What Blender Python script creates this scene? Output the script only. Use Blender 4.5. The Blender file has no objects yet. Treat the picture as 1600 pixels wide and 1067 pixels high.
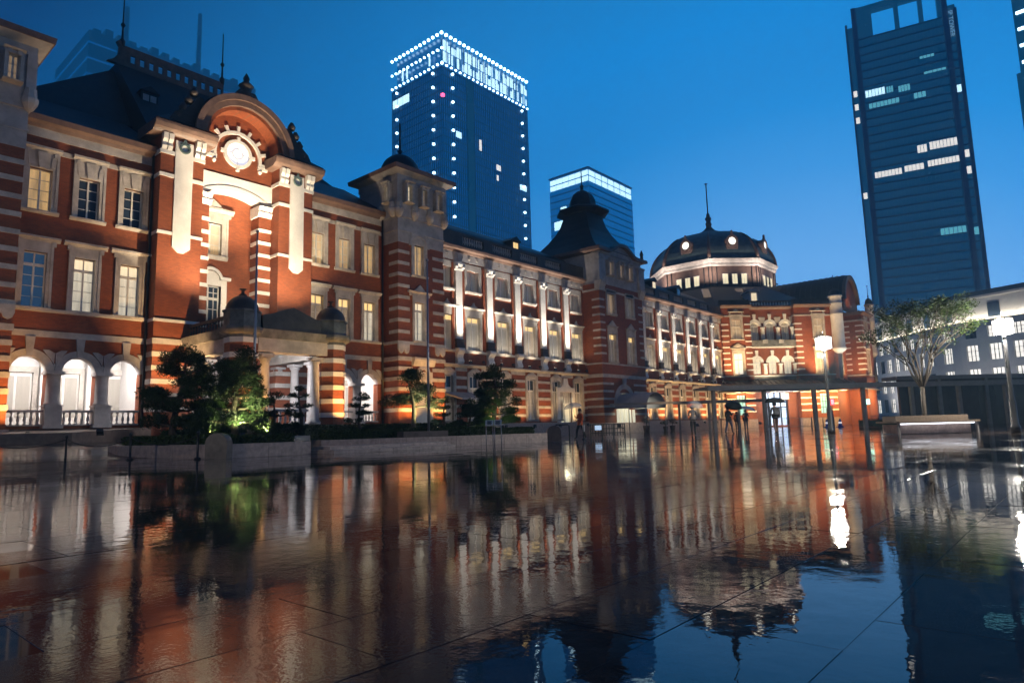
import bpy, bmesh, math, random
from math import sin, cos, pi, radians, sqrt, atan2, hypot
from mathutils import Vector, Matrix, Quaternion

random.seed(11)
scene = bpy.context.scene
C = scene.collection

# ------------------------------------------------------------------ camera
CAM_H = 0.65
YAW, PITCH, ROLL = radians(-40.9), radians(7.5), radians(-1.53)
fwd = Vector((sin(YAW) * cos(PITCH), cos(YAW) * cos(PITCH), sin(PITCH)))
rgt0 = Vector((cos(YAW), -sin(YAW), 0))
up0 = rgt0.cross(fwd)
rgt = cos(ROLL) * rgt0 + sin(ROLL) * up0
upv = -sin(ROLL) * rgt0 + cos(ROLL) * up0
cam = bpy.data.cameras.new('camera')
cam_ob = bpy.data.objects.new('camera', cam)
C.objects.link(cam_ob)
m = Matrix((rgt, upv, -fwd)).transposed().to_4x4()
m.translation = Vector((0, 0, CAM_H))
cam_ob.matrix_world = m
cam.sensor_width = 36.0
cam.lens = 36.0 * 1037.0 / 1600.0
cam.clip_start = 0.05
cam.clip_end = 5000
scene.camera = cam_ob

# ------------------------------------------------------------------ sky (dusk, rain cloud)
world = bpy.data.worlds.new('World'); scene.world = world
world.use_nodes = True
nt = world.node_tree; nt.nodes.clear()
def wn(t, **k):
    n = nt.nodes.new(t)
    for a, b in k.items(): setattr(n, a, b)
    return n
SKY_STRENGTH = 2.2
out = wn('ShaderNodeOutputWorld'); bg = wn('ShaderNodeBackground'); bg.inputs['Strength'].default_value = SKY_STRENGTH
tc = wn('ShaderNodeTexCoord')
nrm = wn('ShaderNodeVectorMath', operation='NORMALIZE'); nt.links.new(tc.outputs['Generated'], nrm.inputs[0])
dot = wn('ShaderNodeVectorMath', operation='DOT_PRODUCT'); nt.links.new(nrm.outputs[0], dot.inputs[0])
dot.inputs[1].default_value = Vector((-0.33, 0.94, -0.50)).normalized()      # the last light lies low in the south-west
noi = wn('ShaderNodeTexNoise'); noi.inputs['Scale'].default_value = 2.2; noi.inputs['Detail'].default_value = 4
nt.links.new(nrm.outputs[0], noi.inputs['Vector'])
madd = wn('ShaderNodeMath', operation='MULTIPLY_ADD'); madd.inputs[1].default_value = 0.05; nt.links.new(noi.outputs['Fac'], madd.inputs[0])
nt.links.new(dot.outputs['Value'], madd.inputs[2])
rmp = wn('ShaderNodeValToRGB'); nt.links.new(madd.outputs[0], rmp.inputs[0])
el = rmp.color_ramp.elements
el[0].position = 0.0; el[0].color = (0.0002, 0.014, 0.05, 1)
el[1].position = 1.0; el[1].color = (0.20, 0.46, 0.86, 1)
for p, c in ((0.20, (0.0003, 0.026, 0.088, 1)), (0.51, (0.004, 0.190, 0.510, 1)), (0.56, (0.002, 0.222, 0.610, 1)), (0.66, (0.012, 0.268, 0.69, 1)), (0.72, (0.05, 0.32, 0.745, 1)), (0.80, (0.145, 0.415, 0.82, 1))):
    e = el.new(p); e.color = c
sky = wn('ShaderNodeTexSky', sky_type='NISHITA', sun_disc=False)
sky.sun_elevation = radians(-4.0); sky.sun_rotation = radians(20)
skm = wn('ShaderNodeMixRGB', blend_type='ADD'); skm.inputs[0].default_value = 0.02
nt.links.new(rmp.outputs[0], skm.inputs[1]); nt.links.new(sky.outputs[0], skm.inputs[2])
nt.links.new(skm.outputs[0], bg.inputs['Color']); nt.links.new(bg.outputs[0], out.inputs['Surface'])

# ------------------------------------------------------------------ exposure, sampling
vs = scene.view_settings
vs.view_transform = 'Standard'; vs.look = 'None'; vs.exposure = 0.0; vs.gamma = 1.0; vs.use_curve_mapping = False
cy = scene.cycles
cy.use_denoising = True
try: cy.denoiser = 'OPENIMAGEDENOISE'
except Exception: pass
cy.use_adaptive_sampling = True; cy.adaptive_threshold = 0.02
cy.max_bounces = 5; cy.diffuse_bounces = 2; cy.glossy_bounces = 3; cy.transmission_bounces = 4; cy.transparent_max_bounces = 6; cy.volume_bounces = 0
cy.sample_clamp_indirect = 4.0
cy.caustics_reflective = False; cy.caustics_refractive = False
cy.use_light_tree = True

# ------------------------------------------------------------------ materials
M = {}
def lk(nt, a, b): nt.links.new(a, b)
def mat(name, col, rough=0.6, var=0.0, vscale=1.0, bump=0.0, bscale=20.0, metal=0.0, spec=0.5, emit=None, estr=0.0, col2=None, coat=0.0, stretch=None, sample=None, alpha=None):
    m = bpy.data.materials.new(name); m.use_nodes = True
    nt = m.node_tree; b = nt.nodes['Principled BSDF']
    b.inputs['Base Color'].default_value = (*col, 1); b.inputs['Roughness'].default_value = rough
    b.inputs['Metallic'].default_value = metal; b.inputs['Specular IOR Level'].default_value = spec
    b.inputs['Coat Weight'].default_value = coat
    if emit:
        b.inputs['Emission Color'].default_value = (*emit, 1); b.inputs['Emission Strength'].default_value = estr
    pos = None
    if var or bump:
        g = nt.nodes.new('ShaderNodeNewGeometry'); pos = g.outputs['Position']
        if stretch:
            vm = nt.nodes.new('ShaderNodeVectorMath'); vm.operation = 'MULTIPLY'; vm.inputs[1].default_value = stretch
            lk(nt, pos, vm.inputs[0]); pos = vm.outputs[0]
    if var:
        n = nt.nodes.new('ShaderNodeTexNoise'); n.inputs['Scale'].default_value = vscale; n.inputs['Detail'].default_value = 6; n.inputs['Roughness'].default_value = 0.65
        lk(nt, pos, n.inputs['Vector'])
        r = nt.nodes.new('ShaderNodeValToRGB')
        c2 = col2 or tuple(c * (1 - var) for c in col)
        r.color_ramp.elements[0].position = 0.33; r.color_ramp.elements[1].position = 0.67
        r.color_ramp.elements[0].color = (*c2, 1); r.color_ramp.elements[1].color = (*[min(1, c * (1 + var * 0.35)) for c in col], 1)
        lk(nt, n.outputs['Fac'], r.inputs[0]); lk(nt, r.outputs[0], b.inputs['Base Color'])
    if bump:
        n2 = nt.nodes.new('ShaderNodeTexNoise'); n2.inputs['Scale'].default_value = bscale; n2.inputs['Detail'].default_value = 4
        lk(nt, pos, n2.inputs['Vector'])
        bp = nt.nodes.new('ShaderNodeBump'); bp.inputs['Strength'].default_value = bump; bp.inputs['Distance'].default_value = 0.02
        lk(nt, n2.outputs['Fac'], bp.inputs['Height']); lk(nt, bp.outputs[0], b.inputs['Normal'])
    if alpha is not None: b.inputs['Alpha'].default_value = alpha
    if sample: m.cycles.emission_sampling = sample
    M[name] = m
    return m

def brick_mat(name, c1, c2, mortar):
    m = bpy.data.materials.new(name); m.use_nodes = True
    nt = m.node_tree; b = nt.nodes['Principled BSDF']
    g = nt.nodes.new('ShaderNodeNewGeometry'); sp = nt.nodes.new('ShaderNodeSeparateXYZ'); lk(nt, g.outputs['Position'], sp.inputs[0])
    ad = nt.nodes.new('ShaderNodeMath'); ad.operation = 'ADD'; lk(nt, sp.outputs[0], ad.inputs[0]); lk(nt, sp.outputs[1], ad.inputs[1])
    cb = nt.nodes.new('ShaderNodeCombineXYZ'); lk(nt, ad.outputs[0], cb.inputs[0]); lk(nt, sp.outputs[2], cb.inputs[1])
    br = nt.nodes.new('ShaderNodeTexBrick'); lk(nt, cb.outputs[0], br.inputs['Vector'])
    br.inputs['Color1'].default_value = (*c1, 1); br.inputs['Color2'].default_value = (*c2, 1); br.inputs['Mortar'].default_value = (*mortar, 1)
    br.inputs['Scale'].default_value = 1.0; br.inputs['Brick Width'].default_value = 0.22; br.inputs['Row Height'].default_value = 0.075
    br.inputs['Mortar Size'].default_value = 0.006; br.inputs['Bias'].default_value = -0.1
    n = nt.nodes.new('ShaderNodeTexNoise'); n.inputs['Scale'].default_value = 0.7; n.inputs['Detail'].default_value = 7; n.inputs['Roughness'].default_value = 0.7
    lk(nt, g.outputs['Position'], n.inputs['Vector'])
    r = nt.nodes.new('ShaderNodeMapRange'); r.inputs[1].default_value = 0.3; r.inputs[2].default_value = 0.7; r.inputs[3].default_value = 0.72; r.inputs[4].default_value = 1.12
    lk(nt, n.outputs['Fac'], r.inputs[0])
    mx = nt.nodes.new('ShaderNodeMixRGB'); mx.blend_type = 'MULTIPLY'; mx.inputs[0].default_value = 1
    lk(nt, br.outputs['Color'], mx.inputs[1]); lk(nt, r.outputs[0], mx.inputs[2]); lk(nt, mx.outputs[0], b.inputs['Base Color'])
    bp = nt.nodes.new('ShaderNodeBump'); bp.inputs['Strength'].default_value = 0.5; bp.inputs['Distance'].default_value = 0.01; bp.invert = True
    lk(nt, br.outputs['Fac'], bp.inputs['Height']); lk(nt, bp.outputs[0], b.inputs['Normal'])
    b.inputs['Roughness'].default_value = 0.62
    M[name] = m
    return m

def curtain_mat(name, col, strength, fold=0.55, scale=4.2, base=(0.4, 0.38, 0.34)):
    # curtain folds and the room's light between them put into the pane's emission
    m = bpy.data.materials.new(name); m.use_nodes = True
    nt = m.node_tree; b = nt.nodes['Principled BSDF']
    g = nt.nodes.new('ShaderNodeNewGeometry'); sp = nt.nodes.new('ShaderNodeSeparateXYZ'); lk(nt, g.outputs['Position'], sp.inputs[0])
    ad = nt.nodes.new('ShaderNodeMath'); ad.operation = 'ADD'; lk(nt, sp.outputs[0], ad.inputs[0]); lk(nt, sp.outputs[1], ad.inputs[1])
    cb = nt.nodes.new('ShaderNodeCombineXYZ'); lk(nt, ad.outputs[0], cb.inputs[0])
    zz = nt.nodes.new('ShaderNodeMath'); zz.operation = 'MULTIPLY'; zz.inputs[1].default_value = 0.10; lk(nt, sp.outputs[2], zz.inputs[0]); lk(nt, zz.outputs[0], cb.inputs[1])
    n = nt.nodes.new('ShaderNodeTexNoise'); n.inputs['Scale'].default_value = scale; n.inputs['Detail'].default_value = 3; lk(nt, cb.outputs[0], n.inputs['Vector'])
    r = nt.nodes.new('ShaderNodeMapRange'); r.inputs[1].default_value = 0.3; r.inputs[2].default_value = 0.7; r.inputs[3].default_value = 1 - fold; r.inputs[4].default_value = 1 + fold * 0.5
    lk(nt, n.outputs['Fac'], r.inputs[0])
    ms = nt.nodes.new('ShaderNodeMath'); ms.operation = 'MULTIPLY'; ms.inputs[1].default_value = strength; lk(nt, r.outputs[0], ms.inputs[0])
    b.inputs['Base Color'].default_value = (*base, 1); b.inputs['Roughness'].default_value = 0.12; b.inputs['Specular IOR Level'].default_value = 0.5
    b.inputs['Emission Color'].default_value = (*col, 1); lk(nt, ms.outputs[0], b.inputs['Emission Strength'])
    m.cycles.emission_sampling = 'NONE'
    M[name] = m
    return m

brick_mat('brick', (0.33, 0.082, 0.026), (0.24, 0.055, 0.019), (0.20, 0.085, 0.045))
mat('stone', (0.56, 0.51, 0.46), 0.7, 0.35, 1.3, 0.25, 9)
mat('stone_grey', (0.47, 0.44, 0.43), 0.7, 0.35, 1.1, 0.25, 9)
mat('white_stone', (0.84, 0.81, 0.76), 0.6, 0.16, 0.9, 0.15, 12)
mat('weathered_stone', (0.20, 0.19, 0.175), 0.7, 0.6, 1.6, 0.4, 7)
mat('dark_stone', (0.065, 0.052, 0.045), 0.55, 0.5, 1.5, 0.3, 8)
mat('slate', (0.022, 0.022, 0.024), 0.5, 0.5, 2.2, 0.35, 14, stretch=(1, 1, 3))
mat('copper_roof', (0.030, 0.037, 0.040), 0.5, 0.4, 1.5, 0.2, 10)
mat('copper_green', (0.13, 0.19, 0.185), 0.5, 0.4, 1.2, 0.25, 7)
mat('copper_brown', (0.20, 0.125, 0.095), 0.5, 0.35, 2.0, 0.2, 9)
mat('white_paint', (0.74, 0.72, 0.68), 0.45, 0.08, 2)
mat('plaster_white', (0.80, 0.78, 0.76), 0.6, 0.06, 0.8)
mat('iron', (0.025, 0.025, 0.027), 0.4, 0.3, 5)
mat('steel_grey', (0.22, 0.205, 0.205), 0.45, 0.2, 3)
mat('pole_grey', (0.35, 0.35, 0.37), 0.35, 0.1, 2, metal=0.7)
mat('granite_kerb', (0.50, 0.38, 0.33), 0.45, 0.35, 5, 0.2, 30)
mat('granite_dark', (0.15, 0.115, 0.10), 0.35, 0.4, 4, 0.2, 25)
mat('soil', (0.035, 0.028, 0.02), 0.9, 0.5, 3, 0.6, 12)
mat('glass_dark', (0.035, 0.055, 0.085), 0.06, 0.3, 1.0, spec=0.8)
mat('glass_blue', (0.03, 0.07, 0.14), 0.08, 0.3, 0.7, spec=0.8, emit=(0.10, 0.25, 0.5), estr=0.16, sample='NONE')
mat('lamp_white', (1, 1, 1), 0.4, emit=(1.0, 0.95, 0.86), estr=9.0)
mat('lamp_warm', (1, 0.9, 0.7), 0.4, emit=(1.0, 0.80, 0.50), estr=3.0)
mat('lens_warm', (1, 0.9, 0.7), 0.4, emit=(1.0, 0.82, 0.55), estr=5.0, sample='NONE')
mat('oculus_glass', (0.7, 0.72, 0.8), 0.2, 0.3, 3.0, emit=(0.86, 0.86, 1.0), estr=0.85, sample='NONE')
mat('dome_oculus', (0.9, 0.9, 0.8), 0.2, emit=(1.0, 0.95, 0.80), estr=2.0, sample='NONE')
mat('drum_pane', (0.6, 0.55, 0.4), 0.2, 0.4, 2.5, emit=(1.0, 0.86, 0.55), estr=1.0, sample='NONE')
curtain_mat('pane_yellow', (1.0, 0.66, 0.24), 1.15, 0.25)
curtain_mat('pane_warm', (1.0, 0.80, 0.50), 1.0, 0.25)
curtain_mat('pane_white', (1.0, 0.90, 0.72), 1.15, 0.3)
curtain_mat('curtain_warm', (1.0, 0.66, 0.36), 0.22, 0.6, 5)
curtain_mat('curtain_yellow', (1.0, .60, .22), 0.48, 0.5, 5)
curtain_mat('curtain_dim', (0.80, 0.70, 0.58), 0.075, 0.7, 5)
curtain_mat('curtain_lit', (1.0, 0.88, 0.66), 0.55, 0.4, 5)
curtain_mat('door_lit', (1.0, 0.92, 0.62), 0.55, 0.35, 3)

# ------------------------------------------------------------------ object helpers
def link(o): C.objects.link(o); return o
def thing(name, label, cat, loc=(0, 0, 0), group=None):
    o = bpy.data.objects.new(name, None); link(o); o.location = loc
    o.empty_display_size = 0.3
    o['label'] = label; o['category'] = cat
    if group: o['group'] = group
    return o
def tag(o, label, cat, group=None):
    o['label'] = label; o['category'] = cat
    if group: o['group'] = group
    return o
WORLD_LOC = {}
def attach(o, parent):
    """parent o; the meshes here are written in world coordinates, so cancel the parent's own offset"""
    if parent is None: return o
    off = WORLD_LOC.get(parent.name)
    if off is None: off = Vector(parent.location)
    o.parent = parent
    o.matrix_parent_inverse = Matrix.Translation(-off)
    WORLD_LOC[o.name] = Vector((0, 0, 0)) if o.type == 'MESH' else Vector(o.location)
    return o

class MB:
    """mesh builder; frame = (ox, oy, rot): t runs along the wall, d points out of it, z up"""
    def __init__(s, frame=None):
        s.v = []; s.f = []; s.sm = []
        if frame:
            s.ox, s.oy, a = frame; s.c, s.s_ = cos(a), sin(a)
        else: s.ox = s.oy = 0; s.c, s.s_ = 1, 0
        s.frame = frame
    def p(s, t, d, z):
        if s.frame is None: s.v.append((t, d, z))
        else: s.v.append((s.ox + t * s.c + d * s.s_, s.oy + t * s.s_ - d * s.c, z))
        return len(s.v) - 1
    def face(s, ids, smooth=False): s.f.append(tuple(ids)); s.sm.append(smooth)
    def box(s, t0, t1, d0, d1, z0, z1):
        i = [s.p(t, d, z) for z in (z0, z1) for d in (d0, d1) for t in (t0, t1)]
        for q in ((0, 1, 3, 2), (4, 6, 7, 5), (0, 4, 5, 1), (2, 3, 7, 6), (0, 2, 6, 4), (1, 5, 7, 3)): s.face([i[k] for k in q])
        return s
    def hexa(s, lo, hi):
        n = len(lo); a = [s.p(*q) for q in lo]; b = [s.p(*q) for q in hi]
        for k in range(n): s.face((a[k], a[(k + 1) % n], b[(k + 1) % n], b[k]))
        s.face(a[::-1]); s.face(b); return s
    def extr_t(s, prof, t0, t1, close=True):
        """profile polygon [(d,z)] swept along t"""
        a = [s.p(t0, d, z) for d, z in prof]; b = [s.p(t1, d, z) for d, z in prof]; n = len(prof)
        for k in range(n): s.face((a[k], a[(k + 1) % n], b[(k + 1) % n], b[k]))
        s.face(a[::-1]); s.face(b); return s
    def extr_d(s, prof, d0, d1):
        """profile polygon [(t,z)] pushed from d0 to d1"""
        a = [s.p(t, d0, z) for t, z in prof]; b = [s.p(t, d1, z) for t, z in prof]; n = len(prof)
        for k in range(n): s.face((a[k], a[(k + 1) % n], b[(k + 1) % n], b[k]))
        s.face(a[::-1]); s.face(b); return s
    def ring(s, tc, zc, r0, r1, d0, d1, a0=0, a1=pi, n=20):
        full = abs(a1 - a0) > 2 * pi - 1e-4
        P = []
        for k in range(n + (0 if full else 1)):
            a = a0 + (a1 - a0) * k / n
            P.append([s.p(tc + r * cos(a), d, zc + r * sin(a)) for r, d in ((r0, d0), (r1, d0), (r1, d1), (r0, d1))])
        m_ = len(P)
        for k in range(m_ if full else m_ - 1):
            A, B = P[k], P[(k + 1) % m_]
            for j in range(4): s.face((A[j], B[j], B[(j + 1) % 4], A[(j + 1) % 4]))
        if not full: s.face(P[0]); s.face(P[-1][::-1])
        return s
    def spandrel(s, tc, w, zs, zt, r, d0, d1, n=16):
        """rectangle tc±w, zs..zt with a half-round opening of radius r (centre at zs)"""
        arc = [(tc + r * cos(pi * k / n), zs + r * sin(pi * k / n)) for k in range(n + 1)]
        for d in (d0, d1):
            for k in range(n):
                (ta, za), (tb, zb) = arc[k], arc[k + 1]
                def outp(t, z, kk):
                    a = pi * kk / n; c_, s__ = cos(a), sin(a); q = min(w / abs(c_) if abs(c_) > 1e-6 else 1e9, (zt - zs) / s__ if s__ > 1e-6 else 1e9)
                    return tc + q * c_, zs + q * s__
                oa, ob = outp(ta, za, k), outp(tb, zb, k + 1)
                q = [s.p(ta, d, za), s.p(oa[0], d, oa[1])]
                if abs(oa[0] - ob[0]) > 1e-6 and abs(oa[1] - ob[1]) > 1e-6:
                    q.append(s.p(tc + (w if cos(pi * (k + .5) / n) > 0 else -w), d, zt))
                q += [s.p(ob[0], d, ob[1]), s.p(tb, d, zb)]
                s.face(q)
        for k in range(n):
            s.face([s.p(arc[k][0], d0, arc[k][1]), s.p(arc[k + 1][0], d0, arc[k + 1][1]), s.p(arc[k + 1][0], d1, arc[k + 1][1]), s.p(arc[k][0], d1, arc[k][1])])
        return s
    def lathe(s, tc, dc, prof, n=16, ph=0.0, smooth=True, cap=True):
        R = []
        for r, z in prof:
            R.append([s.p(tc + r * cos(ph + 2 * pi * k / n), dc + r * sin(ph + 2 * pi * k / n), z) for k in range(n)])
        for a, b in zip(R, R[1:]):
            for k in range(n): s.face((a[k], a[(k + 1) % n], b[(k + 1) % n], b[k]), smooth)
        if cap: s.face(R[0][::-1]); s.face(R[-1])
        return s
    def tube(s, pts, rad, n=6, smooth=True):
        pts = [Vector(q) for q in pts]; R = []
        for i, q in enumerate(pts):
            d = (pts[min(i + 1, len(pts) - 1)] - pts[max(i - 1, 0)]).normalized()
            u = d.orthogonal().normalized() if i == 0 else (u - d * u.dot(d)).normalized()
            w = d.cross(u); r = rad[i] if isinstance(rad, (list, tuple)) else rad
            R.append([s.p(*(q + (u * cos(2 * pi * k / n) + w * sin(2 * pi * k / n)) * r)) for k in range(n)])
        for a, b in zip(R, R[1:]):
            for k in range(n): s.face((a[k], a[(k + 1) % n], b[(k + 1) % n], b[k]), smooth)
        s.face(R[0][::-1], False); s.face(R[-1], False); return s
    def mesh(s, name, material):
        me = bpy.data.meshes.new(name); me.from_pydata(s.v, [], s.f)
        if any(s.sm): me.polygons.foreach_set('use_smooth', s.sm)
        ms = material if isinstance(material, (list, tuple)) else [material]
        for q in ms: me.materials.append(M[q] if isinstance(q, str) else q)
        bm = bmesh.new(); bm.from_mesh(me); bmesh.ops.recalc_face_normals(bm, faces=bm.faces); bm.to_mesh(me); bm.free()
        me.update(); return me
    def build(s, name, material, parent=None):
        o = bpy.data.objects.new(name, s.mesh(name, material)); link(o)
        return attach(o, parent)

def struct(o): o['kind'] = 'structure'; return o
def fr(ox, oy, deg): return (ox, oy, radians(deg))
def wpt(frame, t, d, z):
    ox, oy, a = frame
    return Vector((ox + t * cos(a) + d * sin(a), oy + t * sin(a) - d * cos(a), z))

def spot(loc, target, power, col, angle, blend=0.6, size=0.08, parent=None):
    l = bpy.data.lights.new('lamp_bulb', 'SPOT'); l.energy = power; l.color = col; l.spot_size = radians(angle); l.spot_blend = blend; l.shadow_soft_size = size
    o = bpy.data.objects.new('lamp_bulb', l); link(o); o.location = loc
    o.rotation_euler = (Vector(target) - Vector(loc)).to_track_quat('-Z', 'Y').to_euler()
    if parent: attach(o, parent)
    return o
def point(loc, power, col, size=0.15, parent=None):
    l = bpy.data.lights.new('lamp_bulb', 'POINT'); l.energy = power; l.color = col; l.shadow_soft_size = size
    o = bpy.data.objects.new('lamp_bulb', l); link(o); o.location = loc
    if parent: attach(o, parent)
    return o
def area(loc, direction, sx, sy, power, col, parent=None):
    l = bpy.data.lights.new('lamp_bulb', 'AREA'); l.shape = 'RECTANGLE'; l.size = sx; l.size_y = sy; l.energy = power; l.color = col
    o = bpy.data.objects.new('lamp_bulb', l); link(o); o.location = loc
    o.rotation_euler = Vector(direction).to_track_quat('-Z', 'Y').to_euler()
    if parent: attach(o, parent)
    return o
_fl = {}
def floodlight(loc, target, power, col, angle, label, group, blend=0.6, scale=1.0):
    loc = Vector(loc); d = (Vector(target) - loc).normalized()
    key = round(scale, 2)
    if key not in _fl:
        k = 0.11 * scale
        b = MB(); b.box(-k, k, -k * .8, k * .8, -k * .9, k * .5); b.box(-k * 1.15, -k * 1.02, -k * .2, k * .2, -k * 1.7, k * .2); b.box(k * 1.02, k * 1.15, -k * .2, k * .2, -k * 1.7, k * .2)
        b.box(-k * 1.15, k * 1.15, -k * .3, k * .3, -k * 1.9, -k * 1.65)
        l = MB(); l.box(-k * .85, k * .85, -k * .65, k * .65, k * .5, k * .56)
        _fl[key] = (b.mesh('floodlight', 'iron'), l.mesh('lens', 'lens_warm'))
    o = bpy.data.objects.new('floodlight', _fl[key][0]); link(o); tag(o, label, 'floodlight', group)
    o.rotation_mode = 'QUATERNION'; o.rotation_quaternion = d.to_track_quat('Z', 'Y'); o.location = loc
    ln = bpy.data.objects.new('lens', _fl[key][1]); link(ln); ln.parent = o
    s = spot(loc + d * 0.14 * scale, target, power, col, angle, blend, 0.06 * scale)
    mw = s.matrix_basis.copy(); s.parent = o
    s.matrix_parent_inverse = (Matrix.Translation(loc) @ o.rotation_quaternion.to_matrix().to_4x4()).inverted()
    return o
# ================================================================== ground
PUDDLE_SCALE = 0.42
def wet_mat(name, base, base2, r_lo, r_hi, bump):
    m = bpy.data.materials.new(name); m.use_nodes = True
    nt = m.node_tree; b = nt.nodes['Principled BSDF']
    g = nt.nodes.new('ShaderNodeNewGeometry'); oi = nt.nodes.new('ShaderNodeObjectInfo')
    n1 = nt.nodes.new('ShaderNodeTexNoise'); n1.inputs['Scale'].default_value = PUDDLE_SCALE; n1.inputs['Detail'].default_value = 5; n1.inputs['Roughness'].default_value = 0.6
    lk(nt, g.outputs['Position'], n1.inputs['Vector'])
    mr = nt.nodes.new('ShaderNodeMapRange'); mr.inputs[1].default_value = 0.46; mr.inputs[2].default_value = 0.68; mr.inputs[3].default_value = r_lo; mr.inputs[4].default_value = r_hi
    lk(nt, n1.outputs['Fac'], mr.inputs[0]); lk(nt, mr.outputs[0], b.inputs['Roughness'])
    n2 = nt.nodes.new('ShaderNodeTexNoise'); n2.inputs['Scale'].default_value = 2.3; n2.inputs['Detail'].default_value = 8; n2.inputs['Roughness'].default_value = 0.75
    lk(nt, g.outputs['Position'], n2.inputs['Vector'])
    cr = nt.nodes.new('ShaderNodeValToRGB'); cr.color_ramp.elements[0].position = 0.3; cr.color_ramp.elements[1].position = 0.75
    cr.color_ramp.elements[0].color = (*base, 1); cr.color_ramp.elements[1].color = (*base2, 1)
    lk(nt, n2.outputs['Fac'], cr.inputs[0]); lk(nt, cr.outputs[0], b.inputs['Base Color'])
    # rain-dimpled film of water: fine ripples plus the tooth of the flamed granite where the film is thin
    n3 = nt.nodes.new('ShaderNodeTexNoise'); n3.inputs['Scale'].default_value = 7.0; n3.inputs['Detail'].default_value = 3
    n4 = nt.nodes.new('ShaderNodeTexNoise'); n4.inputs['Scale'].default_value = 55.0; n4.inputs['Detail'].default_value = 2
    for n in (n3, n4): lk(nt, g.outputs['Position'], n.inputs['Vector'])
    m4 = nt.nodes.new('ShaderNodeMath'); m4.operation = 'MULTIPLY'; lk(nt, n4.outputs['Fac'], m4.inputs[0])
    m5 = nt.nodes.new('ShaderNodeMapRange'); m5.inputs[1].default_value = 0.45; m5.inputs[2].default_value = 0.65; m5.inputs[3].default_value = 0.02; m5.inputs[4].default_value = 0.55
    lk(nt, n1.outputs['Fac'], m5.inputs[0]); lk(nt, m5.outputs[0], m4.inputs[1])
    ad = nt.nodes.new('ShaderNodeMath'); ad.operation = 'ADD'; lk(nt, n3.outputs['Fac'], ad.inputs[0]); lk(nt, m4.outputs[0], ad.inputs[1])
    bp = nt.nodes.new('ShaderNodeBump'); bp.inputs['Strength'].default_value = 1.0; bp.inputs['Distance'].default_value = bump
    lk(nt, ad.outputs[0], bp.inputs['Height']); lk(nt, bp.outputs[0], b.inputs['Normal'])
    b.inputs['IOR'].default_value = 1.40
    b.inputs['Specular IOR Level'].default_value = 0.5
    M[name] = m
wet_mat('wet_granite', (0.018, 0.013, 0.012), (0.105, 0.078, 0.068), 0.010, 0.13, 0.0011)
wet_mat('wet_asphalt', (0.020, 0.019, 0.020), (0.045, 0.042, 0.042), 0.08, 0.26, 0.004)
mat('joint_water', (0.022, 0.018, 0.017), 0.05, spec=0.5)

g = MB()
g.face([g.p(-700, -90, -0.02), g.p(120, -90, -0.02), g.p(120, 720, -0.02), g.p(-700, 720, -0.02)])
ground = struct(g.build('ground', 'joint_water'))

# paving slabs in rows along the facade direction, staggered; each a thin bevelled plate, a hair out of level
SW, SL, JO = 0.485, 1.205, 0.0034
plaza = MB()
plaza.box(-46, 60, -12, 150, -0.019, -0.0018)
plaza_ob = struct(plaza.build('plaza', 'joint_water'))
rs = random.Random(5)
def in_view(x, y, margin=0.12):
    v = Vector((x, y, -CAM_H)); dep = v.dot(fwd)
    if dep < 0.4: return None
    u, w = v.dot(rgt) / dep, v.dot(upv) / dep
    if abs(u) > 0.772 + margin or w < -0.515 - margin * 1.2 or w > 0.6: return None
    return dep
slabs = []
for i in range(-78, 95):
    x0 = -0.61 + i * SW
    off = rs.choice((0.0, 0.33, 0.66, 0.5, 0.2)) * SL + 0.67
    for j in range(-8, 74):
        y0 = off + j * SL
        dmin = in_view(x0 + SW / 2, y0 + SL / 2, 0.12 if y0 < 5 else 0.03)
        if dmin is not None and not (x0 < -33.0): slabs.append((dmin, x0, y0))
slabs.sort()
def slab_geo(mb, x0, y0, x1, y1, tx, ty, dz, bev=0.0012):
    def zt(x, y): return dz + tx * (x - (x0 + x1) / 2) + ty * (y - (y0 + y1) / 2)
    lo = [(x0, y0), (x1, y0), (x1, y1), (x0, y1)]; hi = [(x0 + bev, y0 + bev), (x1 - bev, y0 + bev), (x1 - bev, y1 - bev), (x0 + bev, y1 - bev)]
    a = [mb.p(x, y, -0.0017) for x, y in lo]; b = [mb.p(x, y, zt(x, y) - bev * .6) for x, y in lo]; c = [mb.p(x, y, zt(x, y)) for x, y in hi]
    for k in range(4):
        mb.face((a[k], a[(k + 1) % 4], b[(k + 1) % 4], b[k])); mb.face((b[k], b[(k + 1) % 4], c[(k + 1) % 4], c[k]))
    mb.face(c)
TILT = 0.0009
slab_meshes = []
for k in range(14):
    mb = MB(); slab_geo(mb, -SW / 2 + JO / 2, -SL / 2 + JO / 2, SW / 2 - JO / 2, SL / 2 - JO / 2, rs.gauss(0, TILT), rs.gauss(0, TILT), rs.uniform(-0.0004, 0.0004))
    slab_meshes.append(mb.mesh('paving_slab', 'wet_granite'))
for dep, x0, y0 in slabs[:300]:
    o = bpy.data.objects.new('paving_slab', rs.choice(slab_meshes)); link(o); o.location = (x0 + SW / 2, y0 + SL / 2, 0); o.parent = plaza_ob
far = MB()
for dep, x0, y0 in slabs[300:]:
    slab_geo(far, x0 + JO / 2, y0 + JO / 2, x0 + SW - JO / 2, y0 + SL - JO / 2, rs.gauss(0, TILT * 2), rs.gauss(0, TILT * 2), rs.uniform(-0.0004, 0.0004))
fo = far.build('distant_paving', 'wet_granite', plaza_ob); fo['kind'] = 'stuff'
# the paving beyond the rows that can be told apart
pv = MB(); pv.box(-47, 60, 90.5, 200, -0.019, -0.001)
struct(pv.build('far_pavement', 'wet_asphalt'))
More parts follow.
